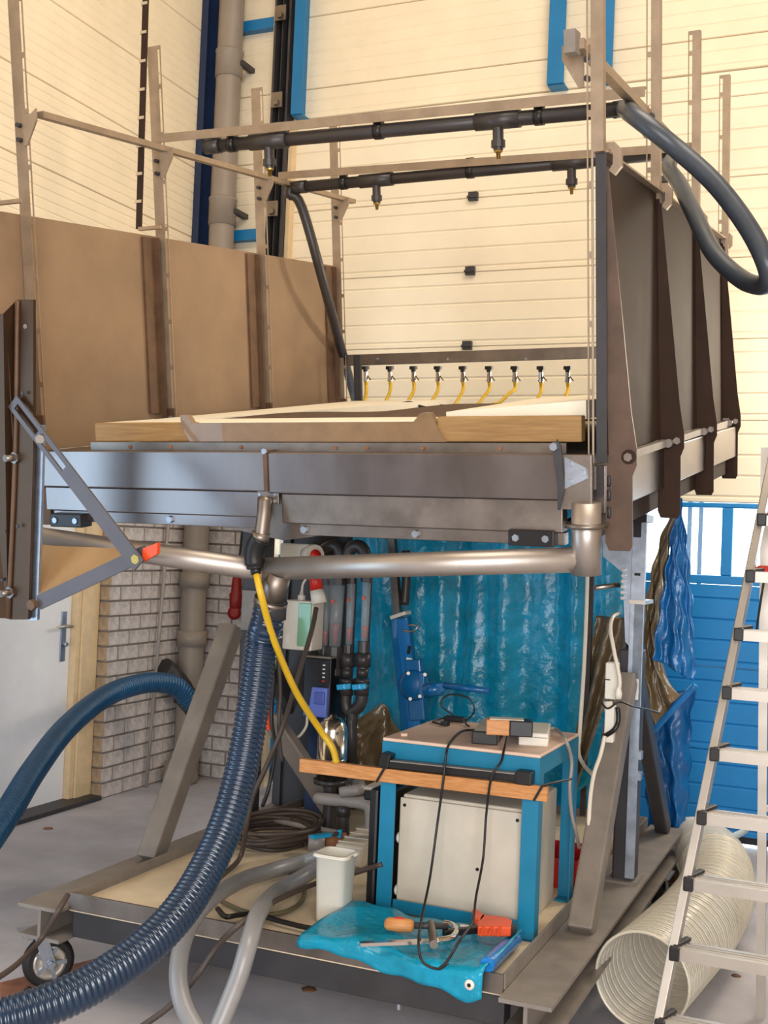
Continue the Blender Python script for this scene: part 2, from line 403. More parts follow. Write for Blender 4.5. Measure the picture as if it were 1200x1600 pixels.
# thin conduit on the brick pier
single('conduit', MB().tube([B.w(.03, .42, .0), B.w(.03, .56, 2.1)], .011, raw=True), PVCL, 'thin pale conduit pipe running up the brick pier', 'conduit')
rp = thing('red_socket', B.w(.42, .86, 1.2), 'red hanging power connector on the dark bricks beside the drainpipe', 'connector')
mk('body', MB().lathe(B.w(.36, .86, 1.12), (0, 0, 1), [(0, .02), (.01, .04), (.1, .045), (.11, .035), (.2, .03), (.24, .012)], 12), mat('dark_red_plastic', '8E1A18', .45), rp)
mk('lid', MB().lathe(B.w(.36, .86, 1.1), (-.15, -.9, -.1), [(0, .03), (.03, .045), (.035, .02)], 12), mat('dark_red_plastic', '8E1A18', .45), rp)
mk('cable', MB().tube([B.w(.36, .86, 1.34), B.w(.37, .88, 1.6), B.w(.38, .89, 2.1)], .008, 6), CABLEK, rp)
# worn orange line on the floor and the yard seen through the panes
p = [B.oc(x, y, 0) for x, y in ((0, 1536), (0, 1562), (215, 1505), (215, 1482))]
struct('trim_2', MB().prism(p, (0, 0, .002)), LINEO)
single('yard_wall', MB().bx(B, -2, 12, 5.2, 5.4, 0, 1.3), mat('pale_yard_wall', 'D8E6EA', .8), 'pale low wall outside in the yard behind the panes', 'wall')
for a, lb in ((2.905, 'left pale blue post outside behind the window panes'), (2.985, 'right pale blue post outside behind the window panes')):
    single('yard_post', MB().bx(B, a, a+.03, 3.0, 3.03, 0, 3.0).bx(B, a-.01, a+.04, 2.99, 3.04, 0, .06), OUTB, lb, 'post', 'posts in the yard')
# ================================================================== wheeled trolley
tro = thing('wheeled_trolley', M.w(.77, 1.1, 0), 'long low steel trolley on castors carrying the tilted tray on A-frames', 'trolley')
def ibeam(a0, a1, name):
    mc = (a0+a1)/2
    mb = MB().bx(M, a0, a1, -.06, 2.34, .305, .317); mb.bx(M, mc-.006, mc+.006, -.05, 2.34, .212, .305); mb.bx(M, a0, a1, -.05, 2.34, .2, .212)
    return mk(name, mb, GREYS, tro)
ibeam(-.17, -.0, 'side_beam'); ibeam(1.545, 1.70, 'side_beam')
for b in (.0, 2.2):
    mk('cross_beam', MB().bx(M, 0, 1.54, b+.02, b+.09, .205, .3), IRON, tro, bevel=.004)
for a in (.5, 1.05): mk('floor_joist', MB().bx(M, a, a+.06, .09, 2.2, .23, .3), IRON, tro)
mk('deck', MB().bx(M, 0.0, 1.54, .0, 2.28, .3, ZT), DECK, tro)
for n, b in (('deck_lip', (0, 1.54, -.004, .006, .305, .362)), ('deck_lip', (0, 1.54, 2.275, 2.285, .305, .362)), ('deck_lip', (-.004, .006, 0.0065, 2.2745, .318, .362)), ('deck_lip', (1.534, 1.544, .0065, 2.2745, .318, .362))):
    mk(n, MB().bx(M, *b), STEELW if b[2] == -.004 else GREYS, tro)
def boxsec(p, q, wd, ht, name, mt=GREYS, up=None):
    return mk(name, MB().bar(p, q, wd, ht, up or M.u), mt, tro, bevel=.008)
def plate(c, name='foot_plate'):
    return mk(name, MB().bx(M, c[0]-.06, c[0]+.06, c[1]-.08, c[1]+.08, .317, .327), GREYS, tro)
for s, a in ((0, -.085), (1, 1.622)):
    boxsec(M.w(a, 1.35, .317), M.w(a, 1.35, 1.22 if s else 1.5), .1, .085, 'post', IRON)
    plate((a, 1.35))
    if s:
        boxsec(M.w(a, .62, .32), M.w(a, 1.22, 1.12), .085, .085, 'near_strut', mat('dusty_strut', '7E746A', .55, .1, var=.16)); boxsec(M.w(a, 2.25, .32), M.w(a, 1.46, 1.06), .085, .06, 'far_strut', IRON)
        # telescoping upper channels
        mk('upright_channel', MB().bx(M, a-.035, a+.03, 1.40, 1.412, 1.2, 1.74).bx(M, a-.035, a-.023, 1.32, 1.40, 1.2, 1.74), IRON, tro)
        mk('guide_strip', MB().bx(M, a+.012, a+.048, 1.282, 1.29, .34, 1.40), GALV, tro)
        mk('gusset_plate', MB().prism([M.w(a-.13, 1.29, 1.7), M.w(a+.03, 1.29, 1.7), M.w(a+.03, 1.29, 1.2), M.w(a-.02, 1.29, 1.25), M.w(a-.04, 1.29, 1.52), M.w(a-.12, 1.29, 1.58)], M.v*.01), GALV, tro)
        mk('collar', MB().bx(M, a-.01, a+.055, 1.28, 1.45, 1.40, 1.415), ALU, tro)
        sl = mk('front_channel', MB().bx(M, a-.005, a+.05, 1.282, 1.294, 1.0, 1.72), GALV, tro, bevel=.002)
        mk('slot', MB().tube([M.w(a+.02, 1.2825, 1.5+.02*math.cos(t*.5)) for t in (0, 2)], .012, 8, raw=True), BLACK, sl)
        for k in range(6): mk('bolt', MB().tube([M.w(a-.035, 1.285, 1.42+.022*k), M.w(a-.035, 1.272, 1.42+.022*k)], .007, 6, raw=True, smooth=False), ALU, sl)
        mk('crank_pin', MB().cyl(M.w(a-.06, 1.33, 1.47), M.w(a-.14, 1.26, 1.455), .01), ALU, tro)
        for zc in (.72, .80):
            mk('clip', MB().bx(M, a+.04, a+.06, 1.28, 1.32, zc, zc+.03), GALV, tro)
        mk('sticker', MB().bx(M, a-.0, a+.04, 1.279, 1.282, 1.03, 1.11), PAPER, tro)
        # black pivot bracket under the tray
        mk('pivot_bracket', MB().bx(M, a-.06, a+.05, 1.27, 1.42, 1.72, 1.75).bx(M, a-.05, a-.03, 1.27, 1.4, 1.68, 1.82).bx(M, a+.0, a+.03, 1.27, 1.4, 1.66, 1.84), BLACK, tro)
    else:
        boxsec(M.w(a, .6, .32), M.w(a, 1.15, 1.2), .085, .085, 'near_strut', mat('dusty_strut', '7E746A', .55, .1, var=.16)); boxsec(M.w(a, 2.25, .32), M.w(a, 1.46, 1.06), .085, .06, 'far_strut', IRON)
        boxsec(M.w(.02, 1.35, .80), M.w(.35, 1.45, .34), .08, .07, 'inner_brace', mat('dusty_strut', '', .5), up=M.v)
        mk('pivot_bracket', MB().bx(M, a-.05, a+.06, 1.3, 1.4, 1.5, 1.76), IRON, tro)
        mk('junction_plate', MB().bx(M, a-.03, a+.06, 1.28, 1.3, 1.18, 1.36), GREYS, tro, bevel=.003)
# castors
def castor(c, ang):
    p = M.w(*c, 0); r = .09
    d = V((math.cos(ang), math.sin(ang), 0)); s = V((-d.y, d.x, 0)); hub = p+V((0, 0, r))
    t = mk('castor_fork', MB().bar(hub+s*.034+V((0, 0, -.01)), hub+s*.03-d*.035+V((0, 0, .095)), .006, .045, d).bar(hub-s*.034+V((0, 0, -.01)), hub-s*.03-d*.035+V((0, 0, .095)), .006, .045, d)
           .bar(hub-d*.09+V((0, 0, .098)), hub+d*.03+V((0, 0, .098)), .085, .008), GALV, tro, bevel=.003)
    mk('top_plate', MB().bar(hub-d*.1+V((0, 0, .108)), hub+d*.04+V((0, 0, .108)), .11, .008).cyl(hub-d*.03+V((0, 0, .098)), hub-d*.03+V((0, 0, .108)), .035), GALV, t)
    tube = []
    mk('tyre', MB().lathe(hub-s*.022, s, [(0, .06), (.0, .074), (.008, .088), (.022, .09), (.036, .088), (.044, .074), (.044, .06)], 28), RUB, t)
    mk('hub', MB().lathe(hub-s*.028, s, [(0, .0), (0, .02), (.003, .022), (.005, .048), (.0, .058), (.056, .058), (.051, .048), (.053, .022), (.056, .02), (.056, 0)], 24), ALU, t)
    for k in range(5):
        a = 2*math.pi*k/5; e = d*math.cos(a)+V((0, 0, 1))*math.sin(a)
        for sg in (-.0275, .0275): mk('spoke', MB().bar(hub+s*sg+e*.015, hub+s*sg+e*.058, .014, .006, s), GALV, t)
    bolt(t, hub-s*.04, -s, .012, .012); bolt(t, hub+s*.04, s, .012, .012)
castor((-.125, .06), math.radians(30)); castor((1.63, .10), math.radians(60)); castor((1.66, 1.98), math.radians(66)); castor((-.09, 2.2), math.radians(66))
bolt(tro, M.w(1.2, .05, .2), (0, 0, -1), .008, .02); bolt(tro, M.w(1.6, -.03, .212), (0, 0, 1), .012, .015); bolt(tro, M.w(1.66, .03, .212), (0, 0, 1), .012, .015)
mk('end_clip', MB().bx(M, 1.56, 1.66, -.08, -.05, .19, .2).bx(M, 1.56, 1.565, -.1, -.05, .17, .2), GALV, tro)

# ================================================================== tilted tray with its side walls and spray bars
TB = thing('tilted_test_tray', T.w(1.05, 1.2, -.3), 'big tilted stainless test tray with hinged side walls, tall slotted posts and spray bars', 'test rig')
def tp(name, mb, mt, par=None, **k): return mk(name, mb, mt, par or TB, **k)
L_, HW = 2.43, .836
POSTS = (0.02, .82, 1.62, 2.40)
# hull and edge beams
tp('hull', MB().prism([T.w(.06, .0, -.125), T.w(1.05, .0, -.285), T.w(2.05, .0, -.125), T.w(2.05, 0, -.1), T.w(.06, 0, -.1)], T.v*2.35), STEELW)
tp('tray_floor', MB().bx(T, .02, 2.08, .01, 2.4, -.1, .0), STEELW)
tp('edge_beam', MB().bx(T, .05, 1.02, -.055, .01, -.12, .008), STEEL, bevel=.004, label='front edge beam with a bluish sheen left of the seam')
tp('edge_beam', MB().bx(T, 1.03, 2.0, -.055, .01, -.125, .006), STEEL, bevel=.004)
tp('seam_strip', MB().bx(T, 1.018, 1.032, -.06, -.0, -.12, .012), BROWN)
bolt(TB, T.w(1.025, -.06, .01), -T.v, .01, .006)
tp('lower_beam', MB().bx(T, .1, .985, -.04, .01, -.205, -.122), STEEL, bevel=.003)
tp('lower_beam', MB().bx(T, 1.07, 2.0, -.04, .01, -.222, -.127), STEELW, bevel=.003)
tp('angle_strip', MB().bx(T, .1, .97, -.02, .02, -.245, -.207), STEEL, bevel=.002); tp('angle_strip', MB().bx(T, 1.12, 2.0, -.02, .02, -.262, -.224), STEELW, bevel=.002)
tp('back_beam', MB().bx(T, .02, 2.08, 2.38, 2.44, -.15, .01), STEELW)
tp('side_beam', MB().bx(T, 2.07, 2.11, .02, 2.42, -.17, -.03), STEEL, bevel=.003); tp('side_beam', MB().bx(T, -.02, .03, .02, 2.42, -.17, -.03), STEELW)
tp('apron_sheet', MB().prism([T.w(2.09, .03, -.17), T.w(2.09, 2.4, -.17), T.w(1.9, 2.4, -.235), T.w(1.9, .03, -.235)], T.n*.006), WINGD)
tp('skirt_sheet', MB().bx(T, 2.066, 2.07, .03, 2.4, -.25, -.17), WINGD)
tp('rim_strip', MB().bx(T, .28, 2.0, .0, .012, .0, .034), STEELW)
for a in (.45, .62, .9, 1.25, 1.36, 1.55, 1.8, 1.96): bolt(TB, T.w(a, 0, .018), -T.v, .006, .004, RUST)
for a in (1.14, 1.53, 1.9): bolt(TB, T.w(a, -.02, -.243), -T.v, .012, .01)
for a in (.62,): bolt(TB, T.w(a, -.02, -.226), -T.v, .012, .01)
for a0 in (.13, 1.84):
    k = tp('mount_bracket', MB().bx(T, a0, a0+.14, -.06, .0, -.262, -.215), BLACK, bevel=.004)
    for d in (.025, .115): bolt(k, T.w(a0+d, -.06, -.238), -T.v, .011, .006)
tp('mount_block', MB().bx(T, .06, .11, -.03, .02, -.26, -.13), BROWN)
# centre spout with bolted flange and black elbow
cf = tp('spout_flange', MB().bx(T, .985, 1.065, -.05, -.04, -.16, -.118), STEELW, bevel=.002)
for a in (.995, 1.052):
    for c in (-.13, -.15): bolt(cf, T.w(a, -.05, c), -T.v, .006, .004)
tp('spout', MB().tube([T.ob(414, 778, -.06), T.ob(413, 800, -.075), T.ob(410, 825, -.09), T.ob(408, 842, -.1)], .024, 12, n=3), STEELW)
tp('spout_collar', MB().tube([T.ob(408, 832, -.1), T.ob(406, 845, -.1)], .03, 14, raw=True), STEELW)
tp('elbow', MB().tube([T.ob(407, 840, -.1), T.ob(400, 852, -.1), T.ob(397, 868, -.1), T.ob(399, 888, -.1)], lambda t: .033 if t < .9 else .028, 14), BLACK)
tp('elbow_nut', MB().cyl(T.ob(399, 885, -.1), T.ob(401, 897, -.1), .018, 8), BLACK)
# stainless drain pipes
R_ = .037
tp('drain_pipe', MB().cyl(T.w(2.075, -.06, -.292), T.w(1.0, -.06, -.372), R_, 20), PIPEM)
tp('drain_pipe', MB().cyl(T.w(.06, -.06, -.30), T.w(1.02, -.06, -.376), R_, 20), PIPEM)
dr = tp('downcomer', MB().cyl(T.w(2.075, -.06, -.335), T.w(2.075, -.06, -.13), .042, 20), PIPEM)
tp('flange_ring', MB().lathe(T.w(2.075, -.06, -.2), T.n, [(0, .04), (0, .062), (.012, .062), (.012, .04)], 20), STEELW, dr)
st = tp('drain_stub', MB().cyl(T.ob(437, 893, -.06), T.ob(422, 943, -.04), .04, 18, .047), STEELW)
tp('stub_ring', MB().lathe(T.ob(424, 936, -.04), T.ob(422, 943, -.04)-T.ob(424, 936, -.04), [(0, .047), (0, .056), (.02, .056), (.02, .047)], 18), STEELW, st)
# boards lying in the tray
def board(name, pts, h, mt, **k): return tp(name, MB().prism(pts, T.n*h), mt, **k)
tp('timber_edge', MB().bx(T, .285, .70, .02, .06, .036, .10), WOOD, bevel=.003); tp('timber_edge', MB().bx(T, 1.59, 2.04, .02, .06, .036, .112), WOOD, bevel=.003)
tp('wrapped_edge', MB().prism([T.w(.69, .012, .036), T.w(1.62, .012, .036), T.w(1.60, .012, .07), T.w(1.57, .012, .125), T.w(1.54, .012, .125), T.w(1.515, .012, .098), T.w(.70, .012, .098), T.w(.68, .012, .126), T.w(.655, .012, .126), T.w(.66, .012, .08)], T.v*.03), WRAP)
tp('foam_board', MB().bx(T, .285, 1.5, .062, .36, .075, .1), FOAM, bevel=.003)
tp('foam_board', MB().hexa([T.w(1.6, .07, .10), T.w(2.04, .07, .10), T.w(2.04, 2.2, .11), T.w(1.2, 2.2, .10), T.w(1.6, .07, .125), T.w(2.04, .07, .155), T.w(2.04, 2.2, .16), T.w(1.2, 2.2, .12)]), FOAM)
tp('foam_board', MB().hexa([T.w(.285, .4, .03), T.w(.5, .4, .03), T.w(.75, 2.2, .03), T.w(.2, 2.2, .03), T.w(.285, .4, .1), T.w(.5, .4, .1), T.w(.75, 2.2, .12), T.w(.2, 2.2, .12)]), FOAM)
tp('soil_bed', MB().grid(lambda s, t: T.w(.5+1.1*s, .36+1.9*t, .085+.012*math.sin(9*s+5*t)*math.sin(3*t)), 20, 30), SOIL, solid=.02)
mx = tp('cable_end', MB().tube([T.ob(622, 632, 1.9), T.ob(640, 629, 1.9), T.ob(652, 634, 1.9), T.ob(680, 640, 1.9), T.ob(700, 637, 1.9)], .008, 8), CABLEK)
for x0, x1, y in ((665, 700, 636), (770, 792, 635), (820, 842, 636)): tp('cable_end', MB().tube([T.ob(x0, y, 2.1), T.ob((x0+x1)/2, y-1, 2.1), T.ob(x1, y, 2.1)], .011, 8), CABLEK)
# slotted posts
def slotpost(a, b, z0, z1, side, name='slotted_post', wd=.036, sl=.02, par=None, zs=None):
    # solid flange, then a slotted flange made of rails and rungs
    mb = MB().bx(T, *( (a-wd, a) if side < 0 else (a, a+wd) ), b, b+.004, zs or z0, z1)
    s = -side; e0, e1 = a, a+s*sl
    lo, hi = min(e0, e1), max(e0, e1)
    mb.bx(T, lo, lo+.004, b, b+.004, z0, z1); mb.bx(T, hi-.004, hi, b, b+.004, z0, z1)
    z = z0; 
    while z < z1:
        mb.bx(T, lo+.004, hi-.004, b, b+.004, z, min(z+.018, z1)); z += .19
    mb.bx(T, lo+.004, hi-.004, b, b+.004, z1-.015, z1)
    mb.bx(T, *( (a-wd, a-wd+.004) if side < 0 else (a+wd-.004, a+wd) ), b+.004, b+.03, zs or z0, z1)
    return tp(name, mb, ALUT, par)
# left side wall
lw = tp('side_wall', MB().bx(T, -.006, 0, -.28, 2.43, -.0, HW), TAN, label='tan left side wall sheet seen from inside')
tp('wall_rim', MB().bx(T, -.03, .0, -.28, 2.43, HW, HW+.005), TAN, lw)
for i, b in enumerate(POSTS):
    if i: tp('wall_channel', MB().bx(T, .0, .012, b-.10, b-.02, .11, HW-.005).bx(T, .012, .035, b-.026, b-.02, .07, HW-.005), BROWN, lw)
    slotpost(.045, b, .1 if i else .04, 1.6 if i else 1.9, -1, wd=.043)
    f = tp('post_shoe', MB().bx(T, .0, .062, b-.006, b, .02, .13), BROWN, lw, bevel=.004)
    tp('bolt', MB().tube([T.w(.045, b-.006, .04), T.w(.045, b-.018, .04)], .008, 6, raw=True, smooth=False), GALV, f); tp('bolt', MB().tube([T.w(.045, b-.006, .09), T.w(.045, b-.018, .09)], .008, 6, raw=True, smooth=False), GALV, f)
# outer stays of the left wall
for px0, px1, y1, b in ((229, 217, 358, .74), (-40, -5, 318, -.06)):
    p0 = T.ob(px1, y1, b); p1 = T.ob(px0, -40, b)
    o = tp('outer_stay', MB().bar(p0, p1, .028, .006, T.v), WINGD)
    d = (p1-p0)
    for k in range(1, 9): tp('stay_clip', MB().bar(p0+d*(k/9)-T.u*.02, p0+d*(k/9)+T.u*.012, .012, .012), ALU, o)
    q = T.w(.02, b+.06, 0); tp('stay_foot', MB().bar(p0, p0+T.u*.11, .012, .014), ALUT, o)
# rails along the side walls
tp('side_rail', MB().bar(T.w(.075, .07, 1.185), T.w(.075, 2.52, 1.185), .03, .022, T.n), ALUT)
tp('side_rail', MB().bar(T.w(2.06, -.06, 1.12), T.w(2.025, 2.3, 1.06), .03, .028, T.n), ALUT)
for i, b in enumerate(POSTS):
    for a, c, s in ((.05, 1.14, 1), (2.055, 1.09, -1)):
        if s < 0 and i > 1: continue
        k = tp('rail_bracket', MB().prism([T.w(a, b-.015, c-.07), T.w(a+s*.015, b-.015, c-.07), T.w(a+s*.062, b-.015, c+.01), T.w(a+s*.062, b-.015, c+.05), T.w(a+s*.04, b-.015, c+.035), T.w(a, b-.015, c+.035)], T.v*.008), ALUT)
        for dz in (-.05, 0): tp('bolt', MB().tube([T.w(a-s*.012, b-.012, c+dz), T.w(a-s*.012, b-.03, c+dz)], .009, 6, raw=True, smooth=False), IRON, k)
tp('rail_end', MB().bx(T, 2.03, 2.062, -.10, -.05, 1.09, 1.15), GREYS)
# right side wall with gussets
def da(b): return .022-.030*b
def aw(c): return 2.1-.02*c/HW
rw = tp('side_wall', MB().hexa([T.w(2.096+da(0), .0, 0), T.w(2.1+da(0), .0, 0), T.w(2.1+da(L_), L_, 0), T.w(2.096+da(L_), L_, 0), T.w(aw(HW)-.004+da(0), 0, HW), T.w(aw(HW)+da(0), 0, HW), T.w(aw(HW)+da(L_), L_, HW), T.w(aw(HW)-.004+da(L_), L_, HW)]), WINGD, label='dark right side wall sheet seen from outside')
tp('wall_rim', MB().hexa([T.w(a+da(b), b, c) for c in (HW, HW+.006) for a, b in ((2.065, -.005), (2.105, -.005), (2.105, L_+.01), (2.065, L_+.01))]), ALUT, rw)
tp('end_channel', MB().bx(T, 2.092, 2.122, -.012, -.006, -.02, HW).bx(T, 2.092, 2.096, -.006, .03, -.02, HW), IRON, rw)
tp('edge_strip', MB().bx(T, 2.086, 2.0915, -.034, -.03, -.02, HW+.01), ALU, rw)
for i, b in enumerate(POSTS):
    x = b-.01; D = da(b)
    g = tp('gusset', MB().prism([T.w(p+D, x, c) for p, c in ((2.10, .80), (2.088, .80), (2.095, -.02), (2.09, -.25), (2.10, -.275), (2.16, -.275), (2.168, -.26), (2.168, -.06), (2.18, -.03), (2.18, .02), (2.165, .12))], T.v*.006), mat('brown_gusset_steel', '5E4A3E', .5, .3, var=.18, scale=10) if i == 0 else WINGD, rw)
    tp('gusset_rib', MB().hexa([T.w(p+D, x+q, c) for p, q, c in ((2.098, .006, 0), (2.118, .006, 0), (2.118, .05, 0), (2.098, .05, 0), (2.08, .006, HW-.02), (2.092, .006, HW-.02), (2.092, .04, HW-.02), (2.08, .04, HW-.02))]), WINGD, g)
    tp('bolt', MB().tube([T.w(2.158+D, x, -.005), T.w(2.158+D, x-.014, -.005)], .013, 6, raw=True, smooth=False), STEELW, g)
    tp('washer', MB().cyl(T.w(2.158+D, x, -.005), T.w(2.158+D, x-.004, -.005), .021, 14), WINGD, g)
    for c in (-.06, -.1, -.15): tp('weld', MB().tube([T.w(2.10+D, x+.0, c), T.w(2.103+D, x-.004, c-.015), T.w(2.10+D, x, c-.03)], .005, 6, n=2), IRON, g)
    if i: slotpost((0, 2.063, 2.048, 2.038)[i], b, HW-.5, 1.57, 1, wd=.027)
    else: slotpost(2.09, b-.055, -.02, 1.62, 1, wd=.03, sl=.016, zs=HW)
    h = [(0, 0), (.05, 0), (.075, -.025), (.075, -.075), (.05, -.10), (.03, -.085), (.045, -.065), (.045, -.035), (.035, -.022), (0, -.022)]
    tp('rim_clamp', MB().prism([T.w(2.07+D+p*.8, b+.02, HW+.035+q*.9) for p, q in h], T.v*.02), ALUT, rw)
    if i < 3:
        b1 = POSTS[i+1]
        tp('hinge_bar', MB().bar(T.w(2.118+da(b+.08), b+.08, -.012), T.w(2.118+da(b1-.03), b1-.03, -.012), .024, .024, T.n), GREYS, rw); tp('hinge_pin', MB().cyl(T.w(2.135+da(b1), b1-.06, -.012), T.w(2.135+da(b1), b1-.02, -.012), .015), STEELW, rw)
# corner latch at the near right
cl = tp('corner_bracket', MB().bx(T, 2.0, 2.095, -.075, -.06, -.15, .006), STEELW, bevel=.002)
tp('latch_plate', MB().prism([T.w(2.02, -.082, .0), T.w(2.08, -.082, -.03), T.w(2.085, -.082, -.06), T.w(2.02, -.082, -.09)], T.v*.006), GALV, cl)
for a, c in ((2.035, -.02), (2.035, -.07), (2.07, -.045)): bolt(cl, T.w(a, -.083, c), -T.v, .008, .006)
tp('latch_lever', MB().prism([T.w(1.985, -.09, .03), T.w(2.0, -.09, .05), T.w(2.012, -.09, .03), T.w(2.02, -.09, -.09), T.w(2.005, -.09, -.15), T.w(2.0, -.09, -.15), T.w(2.0, -.09, -.08)], T.v*.008), IRON, cl)
bolt(cl, T.w(1.995, -.09, .03), -T.v, .012, .02)
# spray bars
def spray(b, pl, pr, ql, qr, nozz, clips, tees):
    t = tp('spray_bar', MB().bar(T.ob(*pl, b), T.ob(*pr, b), .004, .034, T.n).bar(T.ob(*pl, b)+T.v*.015+T.n*.016, T.ob(*pr, b)+T.v*.015+T.n*.016, .03, .004, T.n), ALUT)
    P = T.ob(*ql, b+.03); Q = T.ob(*qr, b+.03); d = (Q-P).normalized()
    pipe = tp('spray_pipe', MB().cyl(P, Q, .0265, 18), PVC, t)
    def on(x):
        lo, hi = 0., 1.
        for _ in range(30):
            m_ = (lo+hi)/2; q = P+(Q-P)*m_-CAM; sx = 600+F*q.dot(CR)/q.dot(fw)
            if sx < x: lo = m_
            else: hi = m_
        return P+(Q-P)*lo
    tp('end_cap', MB().cyl(P-d*.01, P+d*.06, .031, 18), PVC, t)
    for x in tees: c = on(x); tp('tee', MB().cyl(c-d*.085, c+d*.085, .032, 18), PVC, t)
    for x in nozz:
        c = on(x)
        k = tp('nozzle', MB().lathe(c-T.n*.02, -T.n, [(0, .02), (.05, .02), (.05, .026), (.075, .026), (.075, .018), (.085, .018)], 12), PVC, t)
        tp('nozzle_tip', MB().lathe(c-T.n*.1, -T.n, [(0, .016), (.012, .016), (.012, .009), (.035, .007), (.036, .004)], 10), BRASS, k)
    for x in clips:
        c = on(x)
        tp('pipe_clip', MB().cyl(c-d*.016, c+d*.016, .031, 16).bx(Fr2(c), -.018, .018, -.012, .012, .02, .06), BLACK, t)
    return P, Q
class Fr2:
    def __init__(s, o): s.o = o
    def w(s, a, b, c): return s.o+T.u*a+T.v*b+T.n*c
P1, Q1 = spray(.82, (243, 217), (1008, 143), (325, 229), (968, 171), (420, 778), (363, 592, 843), (420, 778))
P2, Q2 = spray(1.8, (435, 275), (1087, 229), (462, 293), (1046, 240), (588, 893), (537, 735), (588, 893))
tp('feed_pipe', MB().tube([P2+T.u*.02, P2-T.u*.02, P2-T.u*.035-T.n*.03, T.ob(472, 325, 1.87), T.ob(513, 470, 2.05), T.oc(558, 636, .07)], .025, 14, n=5), PVC)
tp('feed_foot', MB().bx(T, .17, .21, 2.28, 2.3, .0, .36), IRON)
# manifold with nine quick couplings and yellow tubes
man = tp('manifold', MB().bx(T, -.02, 2.05, 2.43, 2.47, .305, .365), STEELW, bevel=.003)
for x in (590, 700, 822): bolt(man, T.ob(x, 561, 2.43), -T.v, .007, .006)
for i, x in enumerate((571, 609, 646, 684, 723, 764, 804, 845, 887)):
    p = T.ob(x, 572, 2.44)
    k = tp('coupling', MB().lathe(p, -T.n, [(0, .022), (.018, .022), (.018, .013), (.03, .013)], 10), BLACK, man)
    tp('coupling_sleeve', MB().lathe(p-T.n*.03, -T.n, [(0, .012), (.04, .012), (.04, .015), (.05, .015)], 10), CHROME, k)
    tp('coupling_lever', MB().bar(p-T.n*.05+T.u*.01, p-T.n*.075+T.u*.03, .006, .005), BLACK, k)
    e = [(563, 640), (597, 636), (634, 632), (668, 636), (707, 637), (742, 637), (778, 631), (832, 633), (883, 634)][i]
    b_ = 2.3
    q = T.ob(e[0], e[1], b_); s0 = p-T.n*.08
    bend = .05 if i < 8 else 0
    tp('tube', MB().tube([s0, s0-T.n*.035+T.u*.002, s0.lerp(q, .55)+T.u*bend*.35, s0.lerp(q, .85)+T.u*bend*.15, q-T.u*bend*.1, q-T.u*bend*.6-T.n*.002], .0095, 10, n=5), YEL, man)
# left front flap with bracket
S = -.35
fl = tp('flap_post', MB().prism([T.ob(x, y, S) for x, y in ((22, 490), (27, 468), (52, 468), (52, 700), (44, 968), (14, 968), (22, 700))], T.v*.012), mat('dark_brown_steel', '4A3626', .42, .6, var=.15))
tp('flap_post_web', MB().prism([T.ob(-40, 492, S-.05), T.ob(5, 490, S-.05), T.ob(25, 470, S), T.ob(20, 720, S), T.ob(12, 966, S), T.ob(-40, 966, S-.05)], T.v*.01), mat('dark_brown_steel', '', .42), fl)
tp('post_ridge', MB().tube([T.ob(27, 470, S-.004), T.ob(24, 700, S-.004), T.ob(13, 966, S-.004)], .008, 8, n=4), BROWN, fl)
tp('zinc_strip', MB().prism([T.ob(x, y, S+.02) for x, y in ((52, 664), (68, 664), (64, 800), (58, 969), (42, 969), (50, 800))], T.v*.012), GALV, fl)
for x, y in ((25, 715), (18, 925)): 
    p = T.ob(x, y, S); tp('stud', MB().cyl(p-T.v*.04+T.u*-.01, p+T.v*.01, .012, 10), STEELW, fl); tp('nut', MB().tube([p-T.v*.012+T.u*.0, p], .02, 6, raw=True, smooth=False), STEELW, fl)
for x, y in ((16, 526), (14, 598), (12, 675), (10, 753), (8, 830), (4, 906), (36, 614), (28, 822)): bolt(fl, T.ob(x, y, S-.012), -T.v, .006, .005, IRON)
tp('pin_hole', MB().cyl(T.ob(40, 510, S), T.ob(40, 510, S)-T.v*.003, .008, 10), GREYS, fl)
arm = tp('flap_arm', MB().prism([T.ob(x, y, S) for x, y in ((56, 931), (222, 853), (236, 862), (218, 880), (62, 953))], T.v*.012), mat('flap_grey_steel', '5C5658', .45, .4, var=.12))
tp('arm_tip', MB().prism([T.ob(x, y, S-.002) for x, y in ((223, 857), (246, 848), (245, 866), (222, 879))], T.v*.016), ORANGE, arm)
bolt(arm, T.ob(54, 944, S), -T.v, .018, .02, BROWN); bolt(arm, T.ob(215, 873, S-.008), -T.v, .016, .014, BRASS)
# slotted stay
A0, A1 = T.ob(19, 627, S-.02), T.ob(216, 884, S-.02); d = (A1-A0); x_ = d.normalized().cross(T.v).normalized()*.026
stay = MB().hexa([A0+d*.42-x_, A0+d*.42+x_, A1+x_, A1-x_]+[q+T.v*.008 for q in (A0+d*.42-x_, A0+d*.42+x_, A1+x_, A1-x_)])
for s in (-1, 1):
    e = [A0+x_*(s*1), A0+x_*(s*.42), A0+d*.42+x_*(s*.42), A0+d*.42+x_*s]
    stay.hexa(e+[q+T.v*.008 for q in e])
for t in (0, .2):
    e = [A0+d*t-x_*.42, A0+d*t+x_*.42, A0+d*(t+.03)+x_*.42, A0+d*(t+.03)-x_*.42]; stay.hexa(e+[q+T.v*.008 for q in e])
tp('slotted_stay', stay, mat('flap_grey_steel', '5C5658', .45, .4, var=.12), arm)
tp('stay_nut', MB().tube([T.ob(62, 686, S-.03), T.ob(62, 686, S+.01)], .015, 6, raw=True, smooth=False), GREYS, arm)
